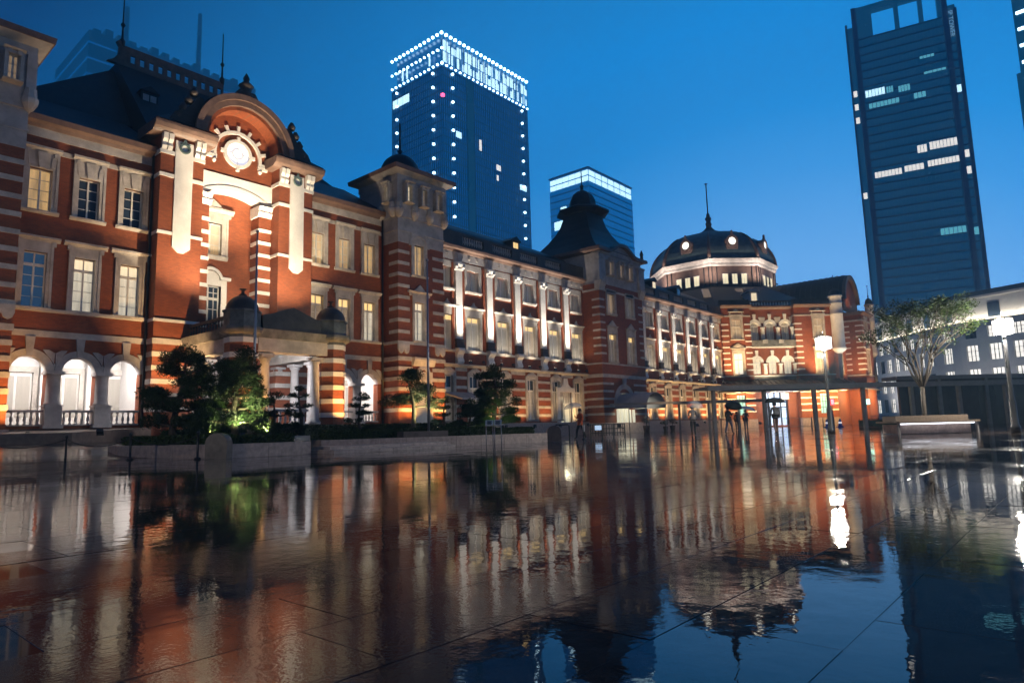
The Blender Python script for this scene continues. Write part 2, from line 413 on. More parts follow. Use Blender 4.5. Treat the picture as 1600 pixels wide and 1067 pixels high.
# carriage drive that rises to the entrance platform
dr = MB()
N = 10
rows = []
for k in range(N + 1):
    u = k / N; x = -24.5 - 9.5 * u; z = 0.004 + 0.56 * (u * u * (3 - 2 * u))
    rows.append([dr.p(x, -6, z), dr.p(x, 9.0 + 26 * 0 + 5.0 * u * 0 + 3.5, z)])
for a, b in zip(rows, rows[1:]): dr.face((a[0], a[1], b[1], b[0]))
e = rows[-1]; q = [dr.p(-38, -6, 0.565), dr.p(-38, 12.5, 0.565)]; dr.face((e[0], e[1], q[1], q[0]))
struct(dr.build('driveway', 'wet_asphalt'))

# ================================================================== station building
ST = thing('station_building', 'long three-storey red brick station with pale stone bands, corner towers and a domed end', 'building', (-38, 60, 0))
W, WP, WT, WV = fr(-38, 0, 90), fr(-37.05, 0, 90), fr(-36.3, 0, 90), fr(-36, 0, 90)
def part(name, mb, material, parent=ST, label=None):
    o = mb.build(name, material, parent)
    if label: o['label'] = label
    return o

def wall(frame, t0, t1, z0, z1, opens=(), depth=0.5, material='brick', name='wall'):
    mb = MB(frame)
    ts = sorted({t0, t1, *[o[0] for o in opens], *[o[1] for o in opens]}); zs = sorted({z0, z1, *[o[2] for o in opens], *[o[3] for o in opens]})
    ts = [t for t in ts if t0 <= t <= t1]; zs = [z for z in zs if z0 <= z <= z1]
    for a, b in zip(ts, ts[1:]):
        for c, e in zip(zs, zs[1:]):
            tm, zm = (a + b) / 2, (c + e) / 2
            if any(o[0] < tm < o[1] and o[2] < zm < o[3] for o in opens): continue
            for d in (0, -depth): mb.face([mb.p(a, d, c), mb.p(b, d, c), mb.p(b, d, e), mb.p(a, d, e)])
    def sides(a, b, c, e):
        for (p, q) in (((a, c), (b, c)), ((b, c), (b, e)), ((b, e), (a, e)), ((a, e), (a, c))):
            mb.face([mb.p(p[0], 0, p[1]), mb.p(q[0], 0, q[1]), mb.p(q[0], -depth, q[1]), mb.p(p[0], -depth, p[1])])
    for o in opens: sides(*o)
    sides(t0, t1, z0, z1)
    me = mb
    o = me.build(name, material, ST)
    bm = bmesh.new(); bm.from_mesh(o.data); bmesh.ops.remove_doubles(bm, verts=bm.verts, dist=1e-4); bmesh.ops.recalc_face_normals(bm, faces=bm.faces); bm.to_mesh(o.data); bm.free()
    return o

def bands(frame, t0, t1, zlist, h, proud=0.04, opens=(), material='stone', name='stone_band', back=0.05):
    for z in zlist:
        cuts = sorted([(max(o[0], t0), min(o[1], t1)) for o in opens if o[2] < z + h * .5 < o[3] and o[1] > t0 and o[0] < t1])
        a = t0
        for c, e in cuts + [(t1, t1)]:
            if c - a > 0.05: part(name, MB(frame).box(a, c, -back, proud, z, z + h), material)
            a = max(a, e)

def cornice(frame, t0, t1, prof, material, name='cornice', label=None):
    return part(name, MB(frame).extr_t(prof, t0, t1), material, label=label)

# ---- windows: frame, panes, surround, sill, hood; shared meshes, one object each
WK = dict(
    c3=dict(gw=.95, gh=2.1, sw=1.48, st=.88, hood=(2.98, .23, 1.62), sill=(1.66, .2), tr=None, rows=4, key=1),
    c2=dict(gw=.95, gh=2.72, sw=1.45, st=.56, hood=(3.27, .22, 1.95), sill=(1.5, .17), tr=2.1, rows=4),
    s3=dict(gw=1.38, gh=1.7, sw=1.95, st=.52, hood=None, sill=(1.98, .25), tr=None, rows=1),
    s2=dict(gw=1.5, gh=2.78, sw=1.96, st=.62, hood=(3.4, .18, 2.5), sill=(2.1, .2), tr=2.28, rows=1, crest=1),
    s1=dict(gw=1.16, gh=3.55, sw=1.72, st=.25, hood=None, sill=(1.7, .2), tr=2.55, rows=2, ped=(.5, 1.72)),
    t3=dict(gw=.9, gh=2.3, sw=1.5, st=.82, hood=None, sill=(1.65, .18), tr=None, rows=4),
    t2=dict(gw=.9, gh=2.8, sw=1.34, st=.66, hood=(3.46, .14, 2.2), sill=(1.4, .15), tr=2.2, rows=4, ped=(.5, 1.1)),
    ta=dict(gw=.42, gh=1.25, sw=.74, st=.14, hood=(1.42, .08, .86), sill=(.8, .1), tr=None, rows=3),
    p3=dict(gw=1.3, gh=2.0, sw=1.86, st=.45, hood=None, sill=(1.95, .25), tr=None, rows=1),
    p2=dict(gw=1.2, gh=2.8, sw=1.8, st=.7, hood=(3.5, .12, 1.9), sill=(1.9, .15), tr=2.2, rows=1, ped=(.6, 1.5)),
    pa=dict(gw=.8, gh=1.4, sw=1.1, st=.15, hood=(1.6, .1, 1.2), sill=(1.15, .1), tr=None, rows=2),
    n3=dict(gw=1.25, gh=1.98, sw=2.0, st=.62, hood=(2.62, .28, 2.6), sill=(2.0, .28), tr=None, rows=3, ped=(.55, 1.3)),
    d3=dict(gw=1.3, gh=2.7, sw=1.85, st=.5, hood=(3.75, .12, 2.2), sill=(2.0, .18), tr=1.75, rows=3, ped=(.35, 1.0), cap=3.25),
    d2=dict(gw=1.3, gh=2.9, sw=1.85, st=.5, hood=(3.5, .14, 2.25), sill=(1.9, .15), tr=2.0, rows=3, ped=(.66, 2.2)),
    b2=dict(gw=1.15, gh=2.6, sw=1.3, st=.1, hood=None, sill=(1.3, .1), tr=1.9, rows=2),
    k1=dict(gw=1.25, gh=2.7, sw=1.6, st=.2, hood=None, sill=(1.6, .1), tr=1.9, rows=3),
)
WM = {}
FL = fr(0, 0, 0)
GD = -0.26
def wmesh(kind):
    if kind in WM: return WM[kind]
    k = WK[kind]; gw, gh, sw = k['gw'] / 2, k['gh'], k['sw'] / 2; R = {}
    fm = MB(FL); bw = .055
    fm.box(-gw, -gw + bw, GD, GD + .07, 0, gh); fm.box(gw - bw, gw, GD, GD + .07, 0, gh); fm.box(-gw + bw, gw - bw, GD, GD + .07, 0, bw); fm.box(-gw + bw, gw - bw, GD, GD + .07, gh - bw, gh)
    ztop = k['tr'] if k['tr'] else gh
    if k['tr']: fm.box(-gw + bw, gw - bw, GD, GD + .09, k['tr'] - .07, k['tr'] + .07)
    fm.box(-.04, .04, GD, GD + .08, bw, ztop - .07)
    if k['tr']: fm.box(-.03, .03, GD, GD + .075, k['tr'] + .07, gh - bw)
    for r in range(1, k['rows']):
        z = ztop * r / k['rows']
        for a, b in ((-gw + bw, -.04), (.04, gw - bw)): fm.box(a, b, GD, GD + .045, z - .016, z + .016)
    R['frame'] = fm.mesh('window', 'white_paint')
    lo = MB(FL).box(-gw + bw, gw - bw, GD - .03, GD + .02, bw, ztop - .05); R['lo'] = lo
    R['up'] = MB(FL).box(-gw + bw, gw - bw, GD - .03, GD + .02, k['tr'] + .06, gh - bw) if k['tr'] else None
    su = MB(FL); top = gh + k['st']
    su.box(-sw, -gw, -.32, .07, 0, top); su.box(gw, sw, -.32, .07, 0, top); su.box(-gw, gw, -.32, .07, gh, top)
    su.box(-sw - .0, -sw + .12, .07, .11, 0, top); su.box(sw - .12, sw, .07, .11, 0, top)      # raised outer moulding
    if k.get('key'):
        su.hexa([(-.16, .07, gh + .05), (.16, .07, gh + .05), (.16, .07, gh + .05), (-.16, .07, gh + .05)], [(-.16, .07, gh + .05)] * 4) if False else None
        su.extr_d([(-.13, gh + .02), (.13, gh + .02), (.22, top - .05), (-.22, top - .05)], .07, .16)
        for s_ in (-1, 1): su.extr_d([(s_ * .36, gh + .1), (s_ * .55, gh + .1), (s_ * .62, top - .2), (s_ * .42, top - .2)][::s_], .07, .11)
    R['surround'] = su.mesh('surround', 'stone')
    w, h = k['sill']; w /= 2
    R['sill'] = MB(FL).extr_t([(-.3, -h), (.1, -h), (.17, -h * .45), (.17, -.02), (.02, 0), (-.3, 0)], -w, w).mesh('sill', 'stone')
    hd = MB(FL); has = False
    if k['hood']:
        z, h, w = k['hood']; w /= 2; has = True
        hd.extr_t([(-.02, z), (.12, z), (.16, z + h * .4), (.24, z + h * .55), (.24, z + h), (-.02, z + h)], -w, w)
        for s_ in (-1, 1): hd.box(s_ * (w - .24) - .08, s_ * (w - .24) + .08, .0, .14, z - .22, z)
    if k.get('ped'):
        ph, pw = k['ped']; pw /= 2; has = True
        z = (k['hood'][0] + k['hood'][1]) if k['hood'] else gh + k['st']
        hd.extr_d([(-pw, z + .004), (pw, z + .004), (pw * .9, z + .06), (0, z + ph), (-pw * .9, z + .06)], -.02, .16)
        hd.extr_d([(-pw * .6, z + .08), (pw * .6, z + .08), (0, z + ph * .68)], .16, .19)
    if k.get('cap'): hd.box(-sw - .1, sw + .1, 0, .14, k['cap'], k['cap'] + .22); has = True
    if k.get('crest'):
        z = k['hood'][0] + k['hood'][1]
        hd.extr_d([(-.5, z + .003), (.5, z + .003), (.32, z + .1), (.12, z + .2), (.05, z + .42), (-.05, z + .42), (-.12, z + .2), (-.32, z + .1)], 0, .14)
    R['hood'] = hd.mesh('hood', 'stone') if has else None
    R['pm'] = {}
    WM[kind] = R
    return R
def window(kind, frame, t, z, up='pane_yellow', lo='curtain_dim', d=0.0, parent=None, hoodmat=None):
    R = wmesh(kind)
    o = bpy.data.objects.new('window', R['frame']); link(o)
    o.location = wpt(frame, t, d, z); o.rotation_euler = (0, 0, frame[2])
    o.parent = parent or ST; o.matrix_parent_inverse = Matrix.Translation(-Vector((parent or ST).location))
    def sub(name, me):
        c = bpy.data.objects.new(name, me); link(c); c.parent = o
    for q, mt in (('lo', lo), ('up', up)):
        if R[q] is None: continue
        kk = (q, mt)
        if kk not in R['pm']: R['pm'][kk] = R[q].mesh('pane', mt)
        sub('pane', R['pm'][kk])
    for q in ('surround', 'sill', 'hood'):
        if R[q]: sub(q, R[q])
    return o
def hole(kind, t, z, pad=0.0):
    k = WK[kind]; return (t - k['gw'] / 2 - .02 - pad, t + k['gw'] / 2 + .02 + pad, z, z + k['gh'])
def shole(kind, t, z):
    k = WK[kind]; return (t - k['sw'] / 2 + .01, t + k['sw'] / 2 - .01, z - .3, z + k['gh'] + k['st'] + .5)

def baluster(mb, t, d, z0, z1, r=.075):
    h = z1 - z0
    mb.lathe(t, d, [(r * .8, z0), (r * .8, z0 + h * .08), (r * .45, z0 + h * .14), (r * .95, z0 + h * .34), (r * .8, z0 + h * .5), (r * .4, z0 + h * .74), (r * .4, z0 + h * .84), (r * .75, z0 + h * .92), (r * .75, z1)], 8)

C0 = 18.55                                 # axis of the central pavilion
CB = [8.63, 10.74, 12.85]                  # bays of the wing beside it
CBR = [2 * C0 - t for t in CB][::-1]
ARC = [(8.63, .72), (10.76, .715), (12.82, .72)]
# ------------------------------------------------ wings beside the central pavilion
for side, bays, t0, t1 in ((0, CB, 7.45, 13.86), (1, CBR, 23.2, 29.75)):
    ops = []
    for t in bays:
        ops += [(t - .74, t + .74, 1.4, 4.76), hole('c2', t, 7.1), hole('c3', t, 11.93)]
    wall(W, t0, t1, 0, 16.15, ops)
    for i, t in enumerate(bays):
        # round arch: stone voussoirs with a long keystone
        part('arch_surround', MB(W).spandrel(t, .74, 4.03, 4.76, .70, -.5, .02).ring(t, 4.03, .70, 1.04, -.02, .06, 0.02, pi - 0.02, 16), 'stone_grey' if i else 'stone')
        part('keystone', MB(W).extr_d([(t - .12, 4.72), (t + .12, 4.72), (t + .2, 5.66), (t - .2, 5.66)], .0, .12), 'stone_grey')
        for s_ in (-1, 1):
            sh = MB(W).extr_d([(t + s_ * .86, 4.62), (t + s_ * 1.02, 4.35), (t + s_ * 1.05, 4.9), (t + s_ * .8, 5.05), (t + s_ * .55, 5.05), (t + s_ * .62, 4.92)][::s_], 0.02, .09)
            part('spandrel_stone', sh, 'stone_grey')
    edge = [t0 + .02] + [(a + b) / 2 for a, b in zip(bays, bays[1:])] + [t1 - .02]
    for i, t in enumerate(edge):
        half = 0 < i < 3
        c = MB(W)
        if half:
            c.lathe(t, .02, [(.37, 2.38), (.34, 2.5), (.31, 2.56), (.30, 3.2), (.285, 3.78), (.33, 3.82), (.36, 3.86)], 16)
            c.box(t - .40, t + .40, -.42, .42, 3.86, 4.03)
            part('column', c, 'stone_grey')
            part('pedestal', MB(W).box(t - .36, t + .36, -.36, .40, 1.38, 2.30).box(t - .40, t + .40, -.4, .44, 2.30, 2.38).box(t - .42, t + .42, -.42, .46, 1.26, 1.40), 'stone_grey')
            part('impost', MB(W).box(t - .33, t + .33, -.45, .03, 4.03, 4.4), 'stone_grey')
    for i, t in enumerate(bays):
        part('rail', MB(W).box(t - .72, t + .72, -.14, .16, 2.03, 2.14).box(t - .72, t + .72, -.14, .16, 1.38, 1.46), 'stone_grey')
        if side == 0 or i == 2:
            for k in range(5): b = MB(W); baluster(b, t - .52 + k * .26, 0.01, 1.46, 2.03); part('baluster', b, 'stone_grey')
    bands(W, t0, t1, [5.66], .31, .06, name='string_course')
    part('string_course', MB(W).extr_t([(-.05, 6.88), (.12, 6.88), (.16, 6.95), (.16, 7.05), (-.05, 7.07)], t0, t1), 'stone')
    bands(W, t0, t1, [14.9], .25, .05, [(t - .82, t + .82, 14, 16) for t in bays], name='stone_band')
    bands(W, t0, t1, [15.64], .46, .05, name='frieze')
    cornice(W, t0, t1, [(-.05, 16.1), (.15, 16.1), (.22, 16.24), (.48, 16.32), (.52, 16.6), (-.05, 16.62)], 'copper_brown')
    part('plinth', MB(W).box(t0, t1, -.05, .22, 0, 1.24), 'granite_dark')
    # arcade behind: white walls, lit from its ceiling
    part('arcade_floor', MB(W).box(t0, t1, -3.3, -.5, 1.2, 1.38), 'granite_kerb')
    part('arcade_ceiling', MB(W).box(t0, t1, -3.3, -.5, 5.0, 5.2), 'plaster_white')
    bw = MB(W)
    bw.box(t0, t1, -3.5, -3.3, 1.2, 5.2); bw.box(t0 - .0, t0 + .12, -3.3, -.5, 1.38, 5.0); bw.box(t1 - .12, t1, -3.3, -.5, 1.38, 5.0)
    part('arcade_wall', bw, 'plaster_white')
    for t in [b + dx for b in bays for dx in (.25,)]:
        part('door_surround', MB(W).box(t - .95, t - .72, -3.3, -3.12, 1.38, 4.2).box(t + .72, t + .95, -3.3, -3.12, 1.38, 4.2).box(t - .95, t + .95, -3.3, -3.1, 4.2, 4.5), 'stone')
        part('door', MB(W).box(t - .72, t + .72, -3.3, -3.24, 1.38, 4.2), 'white_paint')
        part('door_pane', MB(W).box(t - .62, t - .06, -3.24, -3.22, 1.9, 4.0), 'curtain_dim'); part('door_pane', MB(W).box(t + .06, t + .62, -3.24, -3.22, 1.9, 4.0), 'curtain_dim')
        part('arcade_pilaster', MB(W).box(t + 1.0, t + 1.32, -3.3, -2.9, 1.38, 5.0), 'plaster_white')
        lp = MB(W).lathe(t - .2, -.80, [(.1, 4.95), (.2, 4.93), (.2, 4.99), (.1, 5.0)], 14); l_ = part('ceiling_lamp', lp, 'lamp_white')
        area(wpt(W, t - .2, -.80, 4.92), (-.45, 0, -1), .5, .5, 170, (1.0, .94, .90), ST)
LW3 = [('curtain_warm', 'curtain_yellow'), ('glass_dark', 'glass_dark'), ('glass_dark', 'glass_dark')]
LW2 = [('glass_blue', 'glass_blue'), ('pane_warm', 'curtain_lit'), ('pane_warm', 'curtain_lit')]
for i, t in enumerate(CB):
    window('c3', W, t, 11.93, *LW3[i]); window('c2', W, t, 7.1, *LW2[i])
for i, t in enumerate(CBR):
    window('c3', W, t, 11.93, 'pane_yellow', 'curtain_yellow'); window('c2', W, t, 7.1, 'pane_yellow', ('curtain_warm', 'curtain_warm', 'curtain_lit')[i])
part('drainpipe', MB().tube([(-37.86, 13.72, .6), (-37.86, 13.72, 16.2)], .07, 8), 'iron')
part('drainpipe', MB().tube([(-37.86, 29.55, .6), (-37.86, 29.55, 16.2)], .07, 8), 'iron')

# ------------------------------------------------ central pavilion: two piers, niche, round gable
NB = fr(-38.95, 0, 90)
nops = [hole('n3', 17.55, 11.5), (16.9, 18.2, 7.3, 9.62)]
wall(NB, 15.9, 21.0, 0, 17.0, nops)
window('n3', NB, 17.55, 11.5, 'pane_warm', 'curtain_yellow')
# round-headed window below it, with radiating glazing
wb = MB(NB)
for a, b, c, e in ((16.9, 16.97, 7.3, 9.62), (18.13, 18.2, 7.3, 9.62), (16.97, 18.13, 8.78, 8.93), (17.5, 17.58, 7.3, 9.62), (17.2, 17.24, 7.3, 8.78), (17.86, 17.9, 7.3, 8.78), (16.97, 18.13, 8.2, 8.24), (17.86, 17.9, 8.93, 9.5), (17.58, 18.13, 9.2, 9.24), (16.97, 18.13, 9.56, 9.62)): wb.box(a, b, -.26, -.18, c, e)
for dx, dz in ((1, 1), (1, -1)): wb.extr_d([(17.23 - .26 * dx, 9.25), (17.23 - .22 * dx, 9.25), (17.23, 9.25 + .26 * dz), (17.23, 9.25 + .3 * dz)], -.25, -.2); wb.extr_d([(17.23 + .26 * dx, 9.25), (17.23 + .22 * dx, 9.25), (17.23, 9.25 + .26 * dz), (17.23, 9.25 + .3 * dz)], -.25, -.2)
nw = part('window', wb, 'white_paint')
part('pane', MB(NB).box(16.9, 18.2, -.3, -.25, 7.3, 9.62), 'glass_dark', nw)
part('surround', MB(NB).box(16.55, 16.9, -.3, .1, 7.1, 10.0).box(18.2, 18.55, -.3, .1, 7.1, 10.0).box(16.9, 18.2, -.3, .08, 9.62, 10.0).extr_d([(16.95, 10.0)] + [(17.55 - .6 * cos(pi * k / 10), 10.0 + .5 * sin(pi * k / 10)) for k in range(11)] + [(18.15, 10.0)], -.1, .07).box(16.45, 17.0, 0, .22, 10.0, 10.18).box(18.1, 18.75, 0, .22, 10.0, 10.18).ring(17.55, 10.0, .55, .72, -.02, .2, 0, pi, 14), 'white_stone', nw)
for (ta, tb) in ((13.80, 16.13), (20.86, 23.2)):
    left = ta < 18
    wall(WP, ta, tb, 0, 17.45, (), depth=2.2)
    for z, h in ((6.84, .16), (11.66, .17), (14.9, .2)):
        part('stone_band', MB(WP).box(ta - .05, tb + .05, -1.0, .06, z, z + h), 'white_stone')
    for z in (5.63,): part('stone_band', MB(WP).box(ta - .05, tb + .05, -1.0, .05, z, z + .3), 'stone')
    for z in (4.95, 4.22, 3.5, 2.77, 2.04): part('stone_band', MB(WP).box(ta - .04, tb + .04, -1.0, .04, z, z + .26), 'stone')
    tm = ta + .735 + .48 if left else ta + .7 + .5
    part('panel', MB(WP).extr_d([(tm - .48, 17.1), (tm - .48, 11.0), (tm - .16, 10.72), (tm + .16, 10.72), (tm + .48, 11.0), (tm + .48, 17.1)], -.02, .09), 'white_stone')
    # capital blocks under the eave, wreath on the panel
    for t in (ta + .12, ta + .42, tb - .42, tb - .12):
        part('bracket', MB(WP).extr_t([(0, 16.42), (.1, 16.42), (.2, 16.62), (.16, 16.8), (.3, 16.98), (.34, 17.3), (0, 17.3)], t - .12, t + .12), 'white_stone')
    part('capital', MB(WP).box(ta - .06, tb + .06, -1.0, .07, 16.2, 16.42), 'white_stone')
    part('wreath', MB(WP).ring(tm, 16.72, .2, .3, .09, .18, 0, 2 * pi, 18).extr_d([(tm - .3, 16.98), (tm - .12, 17.05), (tm, 17.3), (tm + .12, 17.05), (tm + .3, 16.98), (tm, 16.92)], .09, .17), 'copper_green')
    cornice(WP, ta - .55, tb + .55, [(-2.0, 17.3), (.2, 17.3), (.34, 17.42), (.52, 17.5), (.62, 17.72), (.62, 17.86), (-2.0, 17.95)], 'copper_brown')
    cap = MB(WP); cap.hexa([(ta - .5, .55, 17.95), (tb + .5, .55, 17.95), (tb + .5, -2.2, 17.95), (ta - .5, -2.2, 17.95)], [(ta + .6, -.8, 18.9), (tb - .6, -.8, 18.9), (tb - .6, -2.2, 18.9), (ta + .6, -2.2, 18.9)])
    part('pier_roof', cap, 'slate')
for ta, tb in ((16.13, 16.95), (20.05, 20.86)):
    pf = fr(-38.0, 0, 90)
    wall(pf, ta, tb, 0, 14.2, (), depth=.95)
    for k in range(10):
        z = 6.9 + k * .79
        if z < 14.0: part('stone_band', MB(pf).box(ta - .04, tb + .04, -.94, .05, z, z + .22), 'white_stone')
    part('capital', MB(pf).extr_t([(-.95, 14.2), (.05, 14.2), (.18, 14.5), (.1, 14.55), (.26, 14.86), (-.95, 14.86)], ta - .1, tb + .1), 'white_stone')
# white spandrel with its segmental soffit
seg = []
R_ = 4.1; cz = 15.42 - R_
for k in range(17):
    t = 16.13 + (20.86 - 16.13) * k / 16; seg.append((t, cz + sqrt(max(0, R_ * R_ - (t - 18.5) ** 2)) - .05))
part('spandrel_panel', MB(fr(-37.93, 0, 90)).extr_d([(16.13, 16.24)] + seg + [(20.86, 16.24)], -1.0, 0), 'white_stone')
seg2 = [(t, z - .0) for t, z in seg]; seg3 = [(t, z + .28) for t, z in seg][::-1]
part('archivolt', MB(fr(-37.93, 0, 90)).extr_d(seg2 + seg3, 0.002, .05), 'white_stone')
# tympanum with the lit round window
TY = fr(-38.0, 0, 90); OZ = 17.78
ty = MB(TY); pts = [(C0 - 2.75, 16.25), (C0 + 2.75, 16.25)] + [(C0 + 2.75 * cos(pi * k / 24), 18.0 + 2.75 * sin(pi * k / 24)) for k in range(25)]
part('tympanum', ty.extr_d(pts, -.6, 0), 'brick')
ow = part('round_window', MB(TY).ring(C0, OZ, .70, .9, -.02, .14, 0, 2 * pi, 28), 'white_stone', label='lit round window high in the brick gable')
part('pane', MB(TY).ring(C0, OZ, .02, .70, -.01, .05, 0, 2 * pi, 28), 'oculus_glass', ow)
for a in (0, pi / 2, pi, 3 * pi / 2): part('key_block', MB(TY).box(C0 + .98 * cos(a) - .1, C0 + .98 * cos(a) + .1, 0, .16, OZ + .98 * sin(a) - .1, OZ + .98 * sin(a) + .1), 'white_stone', ow)
part('muntin', MB(TY).ring(C0, OZ, .30, .35, .05, .09, 0, 2 * pi, 20).box(C0 - .02, C0 + .02, .05, .08, OZ - .7, OZ - .35).box(C0 - .02, C0 + .02, .05, .08, OZ + .35, OZ + .7).box(C0 - .7, C0 - .35, .05, .08, OZ - .02, OZ + .02).box(C0 + .35, C0 + .7, .05, .08, OZ - .02, OZ + .02), 'white_paint', ow)
part('arch_ring', MB(TY).ring(C0, OZ - .1, 1.34, 1.54, 0, .13, -.28, pi + .28, 30), 'white_stone')
for k in range(9):
    a = -.12 + (pi + .24) * k / 8
    v = MB(TY); c_, s__ = cos(a), sin(a); w = .085
    v.extr_d([(C0 + 1.55 * c_ - w * s__, OZ - .1 + 1.55 * s__ + w * c_), (C0 + 1.9 * c_ - w * 1.2 * s__, OZ - .1 + 1.9 * s__ + w * 1.2 * c_), (C0 + 1.9 * c_ + w * 1.2 * s__, OZ - .1 + 1.9 * s__ - w * 1.2 * c_), (C0 + 1.55 * c_ + w * s__, OZ - .1 + 1.55 * s__ - w * c_)], 0, .11)
    part('voussoir', v, 'white_stone')
for s_ in (-1, 1): part('impost', MB(TY).box(C0 + s_ * 1.62 - .3, C0 + s_ * 1.62 + .3, 0, .15, 17.16, 17.38).lathe(C0 + s_ * 1.45, .08, [(.06, 16.9), (.12, 17.0), (.12, 17.16)], 10), 'white_stone')
part('gable_soffit', MB(TY).ring(C0, 18.0, 2.2, 2.6, 0.0, .98, 0, pi, 30), 'brick')
part('gable_moulding', MB(TY).ring(C0, 18.0, 2.42, 2.98, .98, 1.2, 0, pi, 36).ring(C0, 18.0, 2.75, 3.1, 1.2, 1.34, 0, pi, 36), 'copper_brown')
part('gable_roof', MB(TY).ring(C0, 18.0, 2.6, 3.2, -7, .98, 0, pi, 30), 'slate')
part('finial', MB(TY).lathe(C0, .9, [(.42, 21.1), (.42, 21.35), (.3, 21.45), (.34, 21.75), (.46, 21.9), (.3, 22.05), (.16, 22.2), (.2, 22.4), (.1, 22.6), (.02, 22.75)], 10).extr_d([(C0 - .75, 21.1), (C0 + .75, 21.1), (C0 + .5, 21.5), (C0 - .5, 21.5)], .7, 1.1), 'dark_stone')
for s_ in (-1, 1):
    for k in range(5): part('scroll', MB(TY).lathe(C0 + s_ * (3.1 + .28 * k), .9, [(.2, 20.1 - .55 * k), (.26, 20.3 - .55 * k), (.1, 20.6 - .55 * k)], 8), 'dark_stone')
    part('gable_shoulder', MB(TY).extr_d([(C0 + s_ * 2.6, 17.95), (C0 + s_ * 4.6, 17.95), (C0 + s_ * 4.2, 18.7), (C0 + s_ * 3.3, 19.4), (C0 + s_ * 2.9, 20.1), (C0 + s_ * 2.6, 20.0)][::s_], -.3, 1.1), 'slate')

# roofs over the centre
part('wing_roof', MB(W).extr_t([(.45, 16.63), (-5.0, 19.8), (-14, 19.8), (-14, 16.3), (-.3, 16.3)], 7.45, 13.9), 'slate')
part('wing_roof', MB(W).extr_t([(.45, 16.63), (-5.0, 19.8), (-14, 19.8), (-14, 16.3), (-.3, 16.3)], 23.1, 29.75), 'slate')
part('wing_roof', MB(W).extr_t([(-5.0, 18.0), (-5.0, 19.8), (-14, 19.8), (-14, 18.0)], 13.9, 23.1), 'slate')
part('central_roof', MB().hexa([(-43, 7.9, 19.6), (-43, 29.2, 19.6), (-58, 29.2, 19.6), (-58, 7.9, 19.6)], [(-48.4, 15.0, 26.1), (-48.4, 22.1, 26.1), (-51, 22.1, 26.1), (-51, 15.0, 26.1)]), 'copper_roof')
part('central_roof', MB().hexa([(-39.3, 14.2, 17.9), (-39.3, 22.9, 17.9), (-49, 22.9, 17.9), (-49, 14.2, 17.9)], [(-47.6, 14.6, 26.0), (-47.6, 22.5, 26.0), (-49, 22.5, 26.0), (-49, 14.6, 26.0)]), 'slate')
cr = MB(fr(-47.8, 0, 90)); n = 11
ridge_ops = []
cw = (22.1 - 15.4) / n
rp = wall(fr(-47.8, 0, 90), 15.0, 22.1, 26.1, 27.6, [(15.55 + k * cw, 15.55 + k * cw + .32, 26.5, 27.05) for k in range(n)], .18, 'copper_brown', 'ridge_cresting')
part('cresting_scroll', MB(fr(-47.8, 0, 90)).extr_d([(15.0, 26.1), (15.0, 27.8), (14.8, 27.85), (14.62, 27.7), (14.8, 27.4), (14.75, 26.8), (14.5, 26.4), (14.1, 26.1)], -.2, .05), 'copper_brown')
for t in (15.0, 22.0):
    part('finial', MB().lathe(-47.9, t, [(.16, 27.5), (.2, 27.9), (.08, 28.1), (.06, 28.9), (.16, 29.1), (.05, 29.3), (.04, 31.6), (.01, 31.7)], 8), 'iron')
dw = part('dormer', MB(fr(-43.6, 0, 90)).box(14.9, 15.9, -2.5, 0, 21.0, 22.7).extr_d([(14.8, 22.7), (16.0, 22.7), (15.4, 23.1)], -2.5, .1), 'slate')
part('pane', MB(fr(-43.6, 0, 90)).box(15.0, 15.36, 0, .03, 21.2, 22.5).box(15.44, 15.8, 0, .03, 21.2, 22.5), 'stone_grey', dw)

